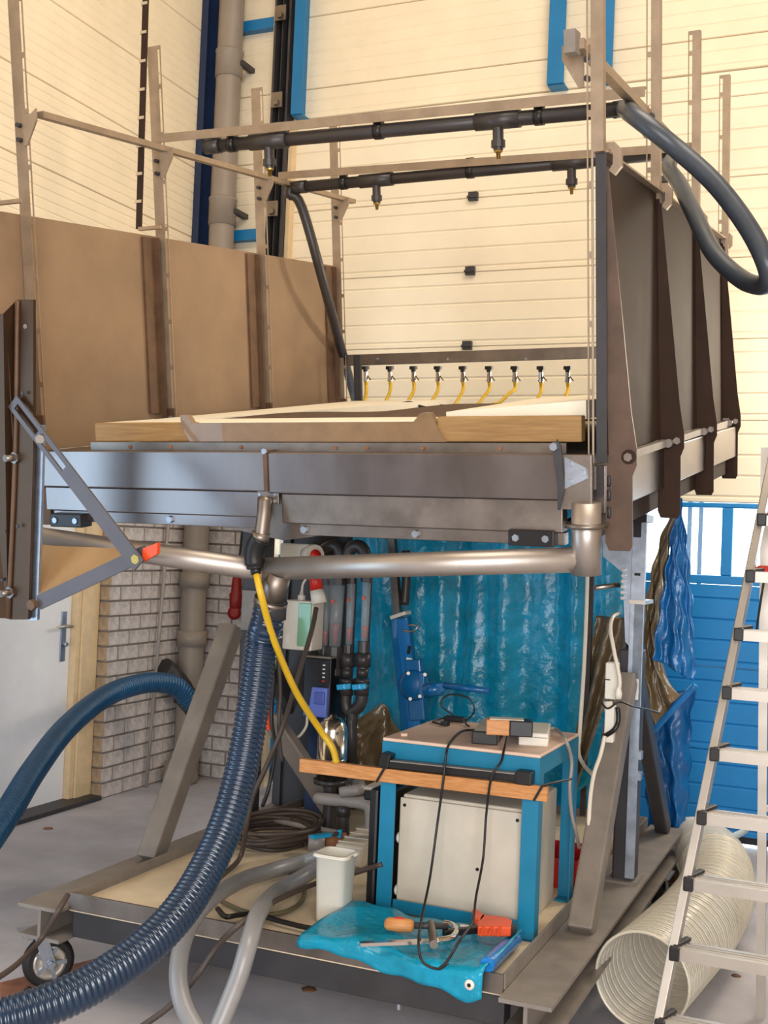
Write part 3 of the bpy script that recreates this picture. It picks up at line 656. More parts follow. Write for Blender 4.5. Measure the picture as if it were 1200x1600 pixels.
tp('flap_sheet', MB().hexa([T.ob(60, 934, S+.013), T.ob(222, 858, S+.013), T.ob(216, 868, -.13), T.ob(60, 852, -.13)]+[q+T.n*.004 for q in (T.ob(60, 934, S+.013), T.ob(222, 858, S+.013), T.ob(216, 868, -.13), T.ob(60, 852, -.13))]), mat('tan_flap_sheet', 'A8855C', .5, .3, var=.08), arm)
# ================================================================== hoses and cables
def px(*pts):
    return [at(*p) if len(p) == 3 else p[0] for p in pts]
def G(x, y, z): return M.oc(x, y, z)
def corrugated(pts, r, pitch, amp, seg=18, n=24):
    P = catmull(pts, n); L = [0]
    for a, b in zip(P, P[1:]): L.append(L[-1]+(b-a).length)
    out = []; rad = []; k = 0; step = pitch/4; i = 0; s = 0
    while s < L[-1]:
        while i < len(L)-2 and L[i+1] < s: i += 1
        t = (s-L[i])/max(1e-6, L[i+1]-L[i]); out.append(P[i].lerp(P[i+1], t)); rad.append(r+amp*(0, .8, 1, .8)[k % 4]-amp*.5); k += 1; s += step
    return MB().tube(out, rad, seg, raw=True)
def hose(name, pts, r, mt, label, cat='hose', group=None, seg=12, n=8, ends=None):
    t = thing(name, V(pts[-1]), label, cat, group)
    mk('sleeve' if cat == 'hose' else 'cord', MB().tube(pts, r, seg, n=n), mt, t)
    for p, q, rr, m2, nm in ends or []: mk(nm, MB().cyl(p, q, rr, 14), m2, t)
    return t
stub = T.ob(422, 944, -.04)
pts = [stub, stub-V((.01, 0, .06))]+px((408, 1010, 3.85), (396, 1100, 3.78), (376, 1210, 3.68), (345, 1310, 3.55), (290, 1412, 3.36), (215, 1490, 3.2), (110, 1555, 3.05), (-10, 1596, 2.95), (-120, 1610, 2.9))
t = thing('corrugated_hose', pts[-1], 'thick navy corrugated suction hose curving from the drain stub down to the lower left', 'hose')
mk('ribbed_sleeve', corrugated(pts, .0505, .0165, .008), BHOSE, t)
mk('end_cuff', MB().cyl(stub+V((0, 0, .02)), stub-V((0, 0, .05)), .054, 18), IRON, t)
pts = px((297, 1100, 7.05), (283, 1079, 7.0), (262, 1068, 6.92), (222, 1068, 6.75), (165, 1088, 6.4), (103, 1138, 5.9), (52, 1205, 5.4), (12, 1270, 5.0), (-50, 1360, 4.6))
t = thing('teal_hose', pts[-1], 'teal ribbed hose arching in front of the bricks from the drainpipe to the left edge', 'hose')
mk('ribbed_sleeve', corrugated(pts, .058, .022, .004), THOSE, t)
mk('end_cuff', MB().tube(px((290, 1090, 7.04), (302, 1104, 7.06), (312, 1118, 7.1)), [.064, .064, .07], 16, raw=True), IRON, t)
hose('grey_hose', [G(500, 1338, .40), G(470, 1348, .37), G(420, 1362, .365), G(375, 1377, .40)]+px((325, 1408, 3.72), (294, 1450, 3.6), (279, 1510, 3.5), (287, 1570, 3.42), (325, 1640, 3.35)), .0285, GHOSE, 'light grey hose forming the outer left loop over the trolley front', group='grey pump hoses')
hose('grey_hose', [G(505, 1350, .40), G(470, 1372, .37), G(432, 1394, .375), G(405, 1425, .42)]+px((390, 1470, 3.5), (372, 1530, 3.44), (340, 1610, 3.38), (325, 1650, 3.35)), .0285, GHOSE, 'light grey hose dropping straighter over the trolley front, right of its twin', group='grey pump hoses')
lp = [Q1-T.u*.02, Q1+T.u*.015, at(990, 180, 3.62), at(1060, 235, 3.55), at(1120, 290, 3.5), at(1172, 360, 3.45), at(1200, 420, 3.42), at(1195, 445, 3.5), at(1160, 437, 3.65), at(1115, 395, 3.8), at(1085, 335, 4.0), at(1062, 288, 4.25), at(1045, 262, 4.5), Q2+T.u*.02, Q2-T.u*.04]
hose('slate_hose', lp, lambda t: .0295, DHOSE, 'slate grey hose looping over the right side wall between both spray bars', seg=14, n=8)
hose('yellow_tube', [T.ob(400, 893, -.1)]+px((408, 930, 3.72), (428, 1000, 3.8), (462, 1080, 3.9), (500, 1140, 4.0), (519, 1168, 4.0), (526, 1192, 4.0)), .0115, YEL, 'long yellow tube hanging from the black elbow down to the wooden slat', 'hose', seg=10)
def cable(name, pts, r, mt, label, group=None): return hose(name, pts, r, mt, label, 'cable', group, 8, 7)
cable('thick_cable', [G(598, 1350, .50), G(540, 1368, .43), G(495, 1380, .40), G(430, 1408, .41), G(380, 1440, .42)]+px((340, 1478, 3.62), (305, 1528, 3.6), (262, 1575, 3.6), (190, 1625, 3.6)), .0095, CABLE, 'thick brown black cable running diagonally over the grey hoses and trolley lip')
cable('deck_cable', [G(600, 1436, .34), G(560, 1447, .345), G(500, 1452, .345), G(440, 1440, .345), G(400, 1428, .345), G(372, 1430, .35), G(352, 1432, .35), G(340, 1420, .345)], .009, CABLEK, 'black cable lying along the front lip of the trolley deck')
cable('deck_loop_cable', [G(345, 1408, .338), G(385, 1425, .338), G(430, 1428, .338), G(465, 1415, .338), G(476, 1395, .338), G(470, 1378, .338), G(450, 1362, .338), G(436, 1352, .338)], .008, mat('olive_cable', '6A6146', .5), 'olive cable loop on the deck between the grey hoses and white jug')
cable('castor_cable', [G(106, 1398, .37), G(90, 1425, .33)]+px((62, 1470, 3.9), (20, 1512, 3.7), (-40, 1550, 3.5)), .0095, CABLE, 'brown black cable slung over the near left castor')
cable('floor_cable', [B.oc(45, 1545, .012), B.oc(20, 1565, .012), B.oc(5, 1600, .012), B.oc(0, 1640, .012)], .01, CABLE, 'brown cable on the floor beside the near left castor')
cable('hanging_cable', px((494, 950, 4.75), (487, 985, 4.7), (465, 1060, 4.6), (440, 1140, 4.5), (415, 1200, 4.5), (395, 1245, 4.5), (385, 1290, 4.5))+[G(375, 1340, .35), G(345, 1370, .345), G(320, 1395, .345), G(318, 1415, .345)], .010, CABLE, 'brown cable hanging from the red and white plug down to the deck')
cb = thing('cable_coil', G(428, 1312, ZT), 'coiled brown cable lying in loose loops on the trolley deck', 'cable')
C0 = M.oc(428, 1313, ZT)
for k in range(7):
    ph = random.uniform(0, 6.28); rr = .155+.011*(k % 4); ox, oy = random.uniform(-.025, .025), random.uniform(-.03, .03)
    P = [C0+M.u*(ox+(rr+.012*math.sin(3*a+ph))*math.cos(a))+M.v*(oy+(rr*1.3+.012*math.cos(2*a+ph))*math.sin(a))+V((0, 0, .012+.011*k+.006*math.sin(2*a+ph))) for a in [ph+i*math.pi/8 for i in range(17)]]
    mk('loop', MB().tube(P, .0095, 8, n=3), CABLE, cb)
for i, P in enumerate(([(425, 1000, 4.6), (428, 1060, 4.6), (424, 1120, 4.6), (430, 1170, 4.55), (420, 1230, 4.5), (410, 1260, 4.5)], [(434, 1010, 4.62), (438, 1080, 4.62), (436, 1140, 4.6), (440, 1190, 4.6)])):
    cable('post_cable', px(*P), .008, (CABLEK, CABLE)[i], ('black cable running down beside the corrugated hose', 'brown cable hanging right of the corrugated hose')[i])
mk_or = corrugated(px((417, 1085, 4.7), (418, 1110, 4.7), (420, 1140, 4.7)), .012, .012, .006, 10, 8)
single('orange_coil', mk_or, ORANGE, 'short orange spiral tube beside the corrugated hose', 'tube')

# ================================================================== rotameters, control gear, vessel on the left of the deck
def MO(x, y, b): return M.ob(x, y, b)
RB = 1.6
mp = thing('mounting_board', M.w(.2, 1.72, ZT), 'dark upright mounting board behind the flow meters', 'board')
mk('board', MB().bx(M, -.1, .16, 1.72, 1.74, ZT, 1.62), IRON, mp); mk('upright', MB().bx(M, .16, .2, 1.70, 1.76, ZT, 1.62), IRON, mp); mk('upright', MB().bx(M, -.14, -.1, 1.70, 1.76, ZT, 1.62), IRON, mp)
def rotameter(x, r, ytop, ybot, yfl, label, red):
    top = MO(x, ytop, RB); bot = MO(x, ybot, RB); ax = V((0, 0, 1)); h = top.z-bot.z
    t = thing('flow_meter', bot-V((0, 0, .12)), label, 'flow meter', 'tube flow meters'); p = V((bot.x, bot.y, bot.z))
    mk('tube', MB().lathe(p, ax, [(0, r*.8), (h, r)], 14), CLEAR, t)
    mk('top_nut', MB().lathe(p+ax*(h-.005), ax, [(0, r*1.0), (0, r*1.3), (.045, r*1.3), (.045, r), (.09, r)], 10), PVC, t)
    mk('bottom_nut', MB().lathe(p+ax*.0, -ax, [(0, r*.9), (0, r*1.35), (.05, r*1.35), (.05, r*1.0), (.10, r*1.0), (.10, r*1.2), (.13, r*1.2)], 12), PVC, t)
    zf = MO(x, yfl, RB).z-bot.z
    mk('float', MB().lathe(p+ax*.012, ax, [(0, r*.2), (.0, r*.35), (zf*.7, r*.45), (zf, r*.7), (zf, 0)], 10), red, t)
    mk('back_bar', MB().bx(Fr2m(p), -.01, .01, r+.01, r+.02, -.02, h+.02), IRON, t)
    mk('set_mark', MB().cyl(p+ax*(h*.72)-M.v*(r+.001), p+ax*(h*.72)-M.v*(r+.008), .008, 10), ORANGE, t)
    return p
class Fr2m:
    def __init__(s, o): s.o = o
    def w(s, a, b, c): return s.o+M.u*a+M.v*b+V((0, 0, 1))*c
pinkf = mat('dusty_red_float', 'A8414A', .5)
rotameter(507, .020, 912, 1010, 990, 'leftmost slim flow meter tube with an orange float', ORANGE)
rotameter(523, .036, 912, 1010, 978, 'widest flow meter tube with a dusty red float', pinkf)
p3 = rotameter(545, .020, 910, 1007, 985, 'slim flow meter tube third from the left with an orange float', ORANGE)
p4 = rotameter(569, .021, 908, 1002, 982, 'rightmost flow meter tube in front of the blue tarpaulin', ORANGE)
pw = thing('pvc_pipework', G(545, 1240, ZT), 'dark grey plastic pipework with cyan ball valves below the flow meters', 'pipework')
for p, xx in ((p3, 545), (p4, 569)):
    for y0, y1, r in ((1020, 1042, .035), (1044, 1058, .028), (1060, 1068, .036), (1066, 1086, .034)):
        mk('union', MB().cyl(MO(xx-(y0-1010)*.06, y0, RB), MO(xx-(y1-1010)*.06, y1, RB), r, 14), PVC, pw)
    hp = mk('valve_handle', MB().bar(MO(xx-18, 1074, RB-.07), MO(xx+3, 1072, RB-.07), .02, .025).cyl(MO(xx-6, 1073, RB-.03), MO(xx-6, 1073, RB-.08), .014), CYAN, pw, bevel=.004)
u = [(541, 1080), (540, 1100), (545, 1112), (556, 1108), (564, 1098), (566, 1080)]
mk('u_bend', MB().tube([MO(*q, RB) for q in u], .028, 14), PVC, pw)
mk('drop_pipe', MB().tube([MO(550, 1112, RB), MO(549, 1130, RB), MO(540, 1145, RB), MO(520, 1150, RB+.05)], .028, 14), PVC, pw)
mk('standpipe', MB().tube([MO(548, 1110, RB), MO(550, 1180, RB), G(552, 1262, ZT)], .024, 12), PVC, pw)
for xs in ((505, 522, 530), (545, 558, 569)):
    mk('top_bend', MB().tube([MO(xs[0], 885, RB), MO(xs[0], 862, RB), MO(xs[1], 853, RB), MO(xs[2], 862, RB), MO(xs[2], 885, RB)], .03, 14), PVC, pw)
# control box
cbx = thing('control_box', MO(462, 1015, 1.45), 'cream control box with a green tinted window, behind the corrugated hose', 'control box')
p = MO(440, 1014, 1.45); f = Fr2m(p)
mk('housing', MB().bx(f, 0, .15, 0, .12, 0, .225), WHITE, cbx, bevel=.008)
mk('window', MB().bx(f, .082, .146, -.012, -.0, .02, .215), GREENW, cbx, bevel=.003)
mk('label_plate', MB().bx(f, .02, .034, -.002, 0, .03, .07), PAPER, cbx)
mk('gland', MB().lathe(f.w(.06, .06, .225), (0, 0, 1), [(0, .018), (.02, .018), (.025, .01), (.04, .008)], 10), WHITE, cbx)
mk('gland_cable', MB().tube([f.w(.06, .06, .26), f.w(.065, .06, .30), f.w(.09, .06, .34), f.w(.10, .08, .40)], .006, 6), CABLEW, cbx)
for k in range(5):
    mk('side_gland', MB().cyl(f.w(0, .05, .05+.035*k), f.w(-.022, .05, .05+.035*k), .009, 8), PVCL, cbx)
    mk('side_lead', MB().tube([f.w(-.02, .05, .05+.035*k), f.w(-.04, .04, .045+.035*k), f.w(-.05, .03, .02+.03*k), f.w(-.05, .04, -.1)], .005, 6, n=4), CABLEW, cbx)
mk('mounting_leg', MB().bx(f, .02, .06, .12, .27, .02, .2), IRON, cbx)
# white upper unit and the plug
wu = thing('wall_socket_unit', MO(470, 880, 1.5), 'white socket unit with a round red capped outlet above the control box', 'socket')
f2 = Fr2m(MO(436, 882, 1.5))
mk('housing', MB().bx(f2, 0, .15, 0, .1, 0, .1), WHITE, wu, bevel=.008)
mk('outlet', MB().lathe(f2.w(.15, .02, .05), M.u*.8-M.v*.5, [(-.02, .045), (.03, .05), (.04, .05), (.04, .03)], 16), WHITE, wu)
mk('outlet_cap', MB().lathe(f2.w(.15, .02, .05)+(M.u*.8-M.v*.5).normalized()*.041, M.u*.8-M.v*.5, [(0, .028), (.01, .026), (.011, 0)], 16), RED, wu)
mk('bracket', MB().bx(f2, .02, .08, .1, .22, -.02, .08), IRON, wu)
pl = thing('red_white_plug', MO(497, 945, 1.42), 'red and white industrial plug hanging right of the control box', 'plug')
q0, q1, q2 = MO(492, 895, 1.42), MO(495, 922, 1.42), MO(499, 943, 1.42)
mk('plug_body', MB().cyl(q0, q1, .028, 14, .03), RED, pl); mk('plug_collar', MB().cyl(q1, q2, .031, 14, .036), WHITE, pl)
# black drive unit
du = thing('drive_unit', MO(495, 1120, 1.5), 'black drive unit with a violet blue lower cover beside the yellow tube', 'drive')
f3 = Fr2m(MO(474, 1118, 1.5))
mk('housing', MB().bx(f3, -.02, .12, .02, .17, -.0, .265), BLACK, du, bevel=.006)
mk('lid', MB().bx(f3, -.02, .125, .0, .17, .265, .275), GREYS, du, bevel=.004)
mk('display', MB().bx(f3, .07, .115, .012, .02, .15, .255), BLACK, du); 
for k in range(5): mk('indicator', MB().bx(f3, .083, .095, .008, .012, .16+.018*k, .166+.018*k), PAPER if k else RED, du)
mk('cover', MB().prism([f3.w(.0, .02, .0), f3.w(.118, .02, .0), f3.w(.118, .02, .135), f3.w(.04, .02, .135), f3.w(.03, .02, .05), f3.w(.0, .02, .03)], -M.v*.03), PURP, du, bevel=.006)
mk('cover_panel', MB().bx(f3, .06, .11, -.022, -.01, .06, .115), mat('violet_dark', '5468BE', .4), du, bevel=.004)
mk('lead', MB().tube([f3.w(.02, .0, .0), f3.w(.02, -.01, -.05), f3.w(-.02, -.02, -.1), f3.w(-.08, -.02, -.08), f3.w(-.11, 0, -.03)], .0065, 8), CABLEW, du)
mk('pedestal', MB().bx(f3, .0, .09, .05, .15, ZT-f3.o.z, .0), NAVY, du)
# bright steel vessel on its pipe stand
vs_ = MO(518, 1195, 1.3); ve = thing('steel_vessel', V((vs_.x, vs_.y, ZT)), 'polished dome-topped steel vessel standing behind the wooden slat', 'vessel')
p = V((vs_.x, vs_.y, vs_.z-.06)); zt = MO(518, 1116, 1.3).z-p.z
mk('dome', MB().lathe(p, (0, 0, 1), [(0, .066), (zt*.3, .066), (zt*.3, .068), (zt*.33, .068), (zt*.33, .066), (zt*.75, .065), (zt*.87, .055), (zt*.95, .036), (zt*.96, .016), (zt, .015), (zt, 0)], 24), CHROME, ve)
mk('flange', MB().lathe(p, (0, 0, -1), [(0, .066), (.0, .075), (.02, .075), (.02, .04)], 20), PVC, ve)
mk('stand', MB().lathe(V((p.x, p.y, ZT)), (0, 0, 1), [(0, .05), (.01, .05), (.012, .028), (p.z-ZT-.02, .028)], 14), PVC, ve)
# light grey pump piping
pp = thing('pump_piping', G(537, 1312, ZT), 'light grey bent plastic pump pipe standing on a dark foot on the deck', 'pipe')
b_ = 1.22
mk('bend', MB().tube([MO(497, 1247, b_+.05), MO(503, 1248, b_), MO(545, 1252, b_), MO(570, 1256, b_), MO(579, 1266, b_), MO(580, 1300, b_)], .026, 16), PVCL, pp)
mk('foot', MB().tube([MO(537, 1262, b_), MO(537, 1285, b_), G(537, 1316, ZT)], .024, 14), PVC, pp)
mk('tee', MB().cyl(MO(537, 1258, b_), MO(537, 1275, b_), .03, 14), PVC, pp)
mk('branch', MB().tube([MO(485, 1215, b_+.2), MO(510, 1215, b_+.2), MO(545, 1222, b_+.2), MO(560, 1225, b_+.1), MO(562, 1233, b_), MO(532, 1238, b_-.02)], .023, 14), PVCL, pp)
mk('ring', MB().cyl(MO(540, 1232, b_), MO(546, 1231, b_+.01), .026, 14), PVC, pp)
# ball valve with blue handle, pump body
bv = thing('ball_valve', G(528, 1335, ZT), 'rusty brass ball valve with a bright blue handle on the deck', 'valve')
c = G(530, 1318, .37)
mk('body', MB().cyl(c-M.u*.05-M.v*.03, c+M.u*.06+M.v*.04, .028, 12), RUST, bv)
mk('flange', MB().cyl(c+M.u*.01, c+M.u*.025+M.v*.01, .045, 12), RUST, bv)
for d in (-.03, .03): bolt(bv, c+V((0, 0, .04))+M.v*d, (0, 0, 1), .01, .012, IRON)
mk('handle', MB().bar(G(487, 1308, .42), G(516, 1304, .42), .03, .014).cyl(c+V((0, 0, .02)), c+V((0, 0, .055)), .01), CYAN, bv, bevel=.004)
mk('nipple', MB().cyl(c-M.u*.05-M.v*.03, c-M.u*.11-M.v*.06, .033, 12), PVCL, bv)
pb = thing('pump_housing', G(565, 1330, ZT), 'cream ribbed pump housing lying on the deck behind the black case', 'pump')
P0, P1 = G(545, 1338, ZT+.045), G(590, 1305, ZT+.045)
mk('casing', MB().bar(P0, P1, .12, .085), BEIGE, pb, bevel=.012)
for k in range(4): mk('fin', MB().bar(P0.lerp(P1, .1+.2*k)+V((0, 0, .044)), P0.lerp(P1, .14+.2*k)+V((0, 0, .044)), .12, .005), BEIGE, pb)
single('grey_rod', MB().cyl(G(405, 1277, .36), G(525, 1301, .36), .012, 10), PVCL, 'pale grey plastic rod lying behind the cable coil', 'rod')
jb = thing('small_junction_box', MO(575, 1243, 1.0), 'small grey lidded box left of the table leg', 'box')
f4 = Fr2m(MO(568, 1250, 1.0)); mk('housing', MB().bx(f4, 0, .09, 0, .14, 0, .04), BLACK, jb, bevel=.006); mk('lid', MB().bx(f4, -.003, .093, -.003, .143, .04, .055), BEIGE, jb, bevel=.006)
mk('stand', MB().bx(f4, .02, .07, .04, .1, ZT-f4.o.z, 0), IRON, jb)
# black case and white jug
bc = thing('black_case', M.w(.945, .47, ZT), 'narrow upright black plastic case beside the left table leg', 'case')
mk('shell', MB().bx(M, .905, .94, .44, .72, ZT, .745), BLACK, bc, bevel=.01); mk('lid', MB().bx(M, .944, .968, .445, .72, ZT, .735), BLACK, bc, bevel=.01)
jug = thing('white_jug', G(523, 1445, ZT), 'open white square plastic container standing on the deck front', 'container')
jc = G(521, 1438, ZT); 
def sq(r, z, rc=.35, n=24):
    out = []
    for k in range(n):
        a = 2*math.pi*k/n; cx, sx = math.cos(a), math.sin(a); e = .38
        out.append(jc+M.u*(r*math.copysign(abs(cx)**e, cx))+M.v*(r*math.copysign(abs(sx)**e, sx))+V((0, 0, z)))
    return out
mb = MB(); rings = [sq(.001, .0), sq(.046, .0), sq(.049, .01), sq(.056, .215), sq(.062, .217), sq(.062, .228), sq(.053, .229), sq(.044, .02), sq(.001, .018)]
n = 24
for R in rings: mb.v += R
for i in range(len(rings)-1):
    for k in range(n): mb.f.append([i*n+k, i*n+(k+1) % n, (i+1)*n+(k+1) % n, (i+1)*n+k]); mb.sm.append(True)
mk('body', mb, WHITE, jug)
mk('rim', MB().tube(sq(.063, .222)+[sq(.063, .222)[0]], .004, 6, raw=True), WHITE, jug)
single('yellow_folding_rule', MB().bar(G(505, 1456, .338), G(565, 1463, .338), .02, .012).bar(G(512, 1459, .346), G(560, 1460, .346), .016, .006), YEL, 'yellow folding rule lying along the deck lip', 'ruler')
# ================================================================== blue table and what is on and under it
ta0, ta1, tb0, tb1, tz = .955, 1.512, .42, .95, .93
tb = thing('steel_table', M.w(1.23, .68, ZT), 'small blue steel table with a pinkish board top on the trolley', 'table')
mk('table_top', MB().bx(M, ta0, ta1, tb0, tb1, tz-.012, tz), TTOP, tb, bevel=.004)
mk('apron', MB().bx(M, ta0, ta1, tb0, tb0+.012, tz-.07, tz-.0121), TBLUE, tb); mk('apron', MB().bx(M, ta0, ta1, tb1-.012, tb1, tz-.07, tz-.0121), TBLUE, tb)
mk('apron', MB().bx(M, ta1-.012, ta1, tb0+.012, tb1-.012, tz-.07, tz-.0121), TBLUE, tb); mk('apron', MB().bx(M, ta0, ta0+.012, tb0+.012, tb1-.012, tz-.07, tz-.0121), TBLUE, tb)
for a, sa in ((ta0, 1), (ta1, -1)):
    for b, sb in ((tb0, 1), (tb1, -1)):
        a_, b2 = a+sa*.055, b+sb*.055
        lg = mk('leg', MB().bx(M, min(a, a_), max(a, a_), min(b, b+sb*.006), max(b, b+sb*.006), ZT, tz-.0701).bx(M, min(a, a+sa*.006), max(a, a+sa*.006), min(b+sb*.006, b2), max(b+sb*.006, b2), ZT, tz-.0701), TBLUE, tb)
        mk('foot', MB().bx(M, min(a, a_), max(a, a_), min(b, b2), max(b, b2), ZT-.0, ZT+.008), TBLUE, lg)
mk('bottom_rail', MB().bx(M, ta0+.06, ta1-.06, tb0+.004, tb0+.014, ZT+.02, ZT+.06), TBLUE, tb)
# slat strapped to the legs, black bar
sl = thing('wooden_slat', MO(660, 1215, .39), 'long reddish wooden slat strapped across the front table legs', 'slat')
mk('slat', MB().bar(MO(470, 1195, .385), MO(856, 1241, .385), .024, .046), WOODR, sl, bevel=.002)
for x, y in ((596, 1210), (842, 1239)): mk('strap', MB().bar(MO(x-8, y+12, .37), MO(x+6, y-12, .37), .004, .008), BLACK, sl)
mk('tie_tail', MB().tube([MO(846, 1228, .37), MO(870, 1222, .45), MO(893, 1217, .55)], .004, 6), BLACK, sl)
bb = thing('black_light_bar', MO(715, 1205, .40), 'long black bar fixed under the front edge of the blue table', 'bar')
mk('profile', MB().bar(MO(604, 1192, .395), MO(818, 1215, .395), .04, .028), BLACK, bb, bevel=.004); mk('end_cap', MB().bar(MO(808, 1213, .395), MO(833, 1216, .395), .05, .044), BLACK, bb, bevel=.004)
mk('end_bracket', MB().bar(MO(598, 1185, .395), MO(612, 1190, .395), .05, .05), BLACK, bb, bevel=.004); mk('lens', MB().bar(MO(612, 1188, .385), MO(806, 1208, .385), .03, .004), GREYS, bb)
# beige enclosure
en = thing('beige_enclosure', M.w(1.26, .7, ZT), 'beige sheet metal enclosure standing under the blue table', 'enclosure')
mk('body', MB().bx(M, 1.018, 1.452, .475, .90, ZT, .735), BEIGE, en, bevel=.006)
fp = mk('front_panel', MB().bx(M, 1.012, 1.447, .462, .474, ZT+.01, .725), BEIGE, en, bevel=.004)
for a, z in ((1.03, .70), (1.432, .70), (1.03, ZT+.04), (1.432, ZT+.04), (1.30, .52)): mk('screw', MB().tube([M.w(a, .462, z), M.w(a, .459, z)], .006, 8, raw=True), BLACK, fp)
for z in (.40, .58): mk('side_button', MB().lathe(M.w(1.012, .49, z), -M.u, [(0, .018), (.01, .02), (.016, .014), (.017, 0)], 12), WHITE, en)
# instruments on the table
tdz = tz
def tbl(x, y): return M.oc(x, y, tdz)
def slab(name, p, q, wd, h, mt, label, z0=0, cat='instrument', **k):
    c = thing(name, (p+q)/2, label, cat)
    up = V((0, 0, h/2+z0)); mk('case', MB().bar(p+up, q+up, wd, h), mt, c, bevel=.005); return c
p, q = tbl(757, 1163), tbl(772, 1142)
m1 = slab('handheld_meter', p, q, .085, .042, BEIGE, 'beige handheld meter with a black front lying near the table middle')
d = (q-p).normalized(); mk('front', MB().bar(p-d*.006+V((0, 0, .021)), p+d*.008+V((0, 0, .021)), .088, .044), BLACK, m1, bevel=.004)
mk('side_grip', MB().bar(p.lerp(q, .1)+d.cross(V((0, 0, 1)))*.044+V((0, 0, .018)), p.lerp(q, .9)+d.cross(V((0, 0, 1)))*.044+V((0, 0, .018)), .005, .026), BLACK, m1)
p, q = tbl(815, 1166), tbl(850, 1160)
m2 = slab('white_adapter_box', tbl(833, 1166), tbl(838, 1148), .10, .045, WHITE, 'white box lying at the right of the table top')
mk('lid_seam', MB().bar(tbl(833, 1166)+V((0, 0, .03)), tbl(838, 1148)+V((0, 0, .03)), .103, .003), BEIGE, m2)
z2 = .046
p, q = tbl(772, 1149), tbl(823, 1154)
m3 = thing('battery_block', (p+q)/2, 'half orange wood, half black block resting across the white box', 'block')
P0, P2 = M.oc(760, 1134, tz+.072), M.oc(832, 1138, tz+.072); P1 = P0.lerp(P2, .5); e = (P2-P0).normalized()
mk('wood_half', MB().bar(P0, P1, .06, .05), WOODR, m3, bevel=.003); mk('black_half', MB().bar(P1, P2, .068, .052), BLACK, m3, bevel=.004); mk('label_top', MB().bar(P0+e*.01+V((0, 0, .0265)), P2-e*.03+V((0, 0, .0275)), .05, .003), BEIGE, m3)
m4 = thing('sensor_board', tbl(711, 1128), 'small black circuit with tangled thin wires on the table back left', 'electronics')
c = tbl(711, 1128); mk('board', MB().bar(c-M.u*.04+V((0, 0, .012)), c+M.u*.04+V((0, 0, .012)), .04, .018), BLACK, m4, bevel=.003)
mk('wire', MB().tube([c+V((0, 0, .02)), c-M.u*.06+V((0, 0, .06)), c-M.u*.03+V((0, 0, .10)), c+M.u*.05+V((0, 0, .095)), c+M.u*.075+V((0, 0, .05)), c+M.u*.06-M.v*.05+V((0, 0, .01)), c+M.u*.09-M.v*.10+V((0, 0, .005))], .0035, 6), CABLEK, m4)
mk('wire', MB().tube([c-M.u*.03+V((0, 0, .015)), c-M.u*.06-M.v*.08+V((0, 0, .006)), c-M.u*.02-M.v*.12+V((0, 0, .006)), c+M.u*.01-M.v*.13+V((0, 0, .006)), c-M.v*.05+V((0, 0, .008))], .0035, 6), CABLEK, m4)
mk('clip', MB().bar(c-M.u*.01-M.v*.12+V((0, 0, .01)), c+M.u*.02-M.v*.13+V((0, 0, .01)), .016, .014), BLACK, m4)
single('eraser_stub', MB().bar(tbl(626, 1150)+V((0, 0, .005)), tbl(636, 1150)+V((0, 0, .005)), .014, .01), TTOP, 'tiny pink stub lying at the left of the table top', 'stub', bevel=.002)
cable('left_lead', [tbl(752, 1146)+V((0, 0, .012)), tbl(722, 1146)+V((0, 0, .008)), tbl(702, 1166)+V((0, 0, .006)), MO(697, 1180, .37), MO(692, 1225, .355), MO(683, 1290, .36), MO(672, 1370, .3), MO(660, 1430, .15), MO(654, 1470, -.03), MO(660, 1502, -.05), MO(684, 1514, -.05), MO(700, 1505, -.05)], .0042, CABLEK, 'thin black lead hanging left over the table front, from the meter', 'thin leads over the table front')
cable('right_lead', [tbl(806, 1145)+V((0, 0, .05)), tbl(797, 1152)+V((0, 0, .04)), tbl(788, 1172)+V((0, 0, .006)), MO(783, 1190, .37), MO(768, 1215, .35), MO(760, 1270, .37), MO(755, 1340, .35), MO(744, 1400, .25), MO(738, 1440, .12), MO(718, 1470, -.02), MO(700, 1500, -.045), MO(686, 1514, -.05)], .0042, CABLEK, 'thin black lead hanging right over the table front, from the block', 'thin leads over the table front')
cable('grey_lead', [tbl(852, 1150)+V((0, 0, .02)), tbl(868, 1148)+V((0, 0, .02)), tbl(884, 1160)+V((0, 0, .006)), M.oa(893, 1190, 1.53), M.oa(890, 1230, 1.53), M.oa(893, 1270, 1.535), M.oa(900, 1300, 1.545), M.oa(905, 1325, 1.545)], .0065, PVCL, 'grey lead hanging over the right edge of the table')
# red crate under the table
rc = thing('red_crate', M.w(1.38, 1.25, ZT), 'small red plastic crate on the deck right of the beige enclosure', 'crate')
c0 = (1.29, 1.50, 1.06, 1.34)
def crw(a0, a1, b0, b1, n='side'): return mk(n, MB().bx(M, a0, a1, b0, b1, ZT+.004, ZT+.11), RED, rc, bevel=.003)
crw(c0[0], c0[1], c0[2], c0[2]+.006); crw(c0[0], c0[1], c0[3]-.006, c0[3]); crw(c0[0], c0[0]+.006, c0[2]+.007, c0[3]-.007); crw(c0[1]-.006, c0[1], c0[2]+.007, c0[3]-.007)
mk('base', MB().bx(M, c0[0], c0[1], c0[2], c0[3], ZT, ZT+.005), RED, rc); mk('rim', MB().bx(M, c0[0]-.008, c0[1]+.008, c0[2]-.008, c0[2]-.0005, ZT+.098, ZT+.11).bx(M, c0[1]+.0005, c0[1]+.008, c0[2], c0[3], ZT+.098, ZT+.11), RED, rc)
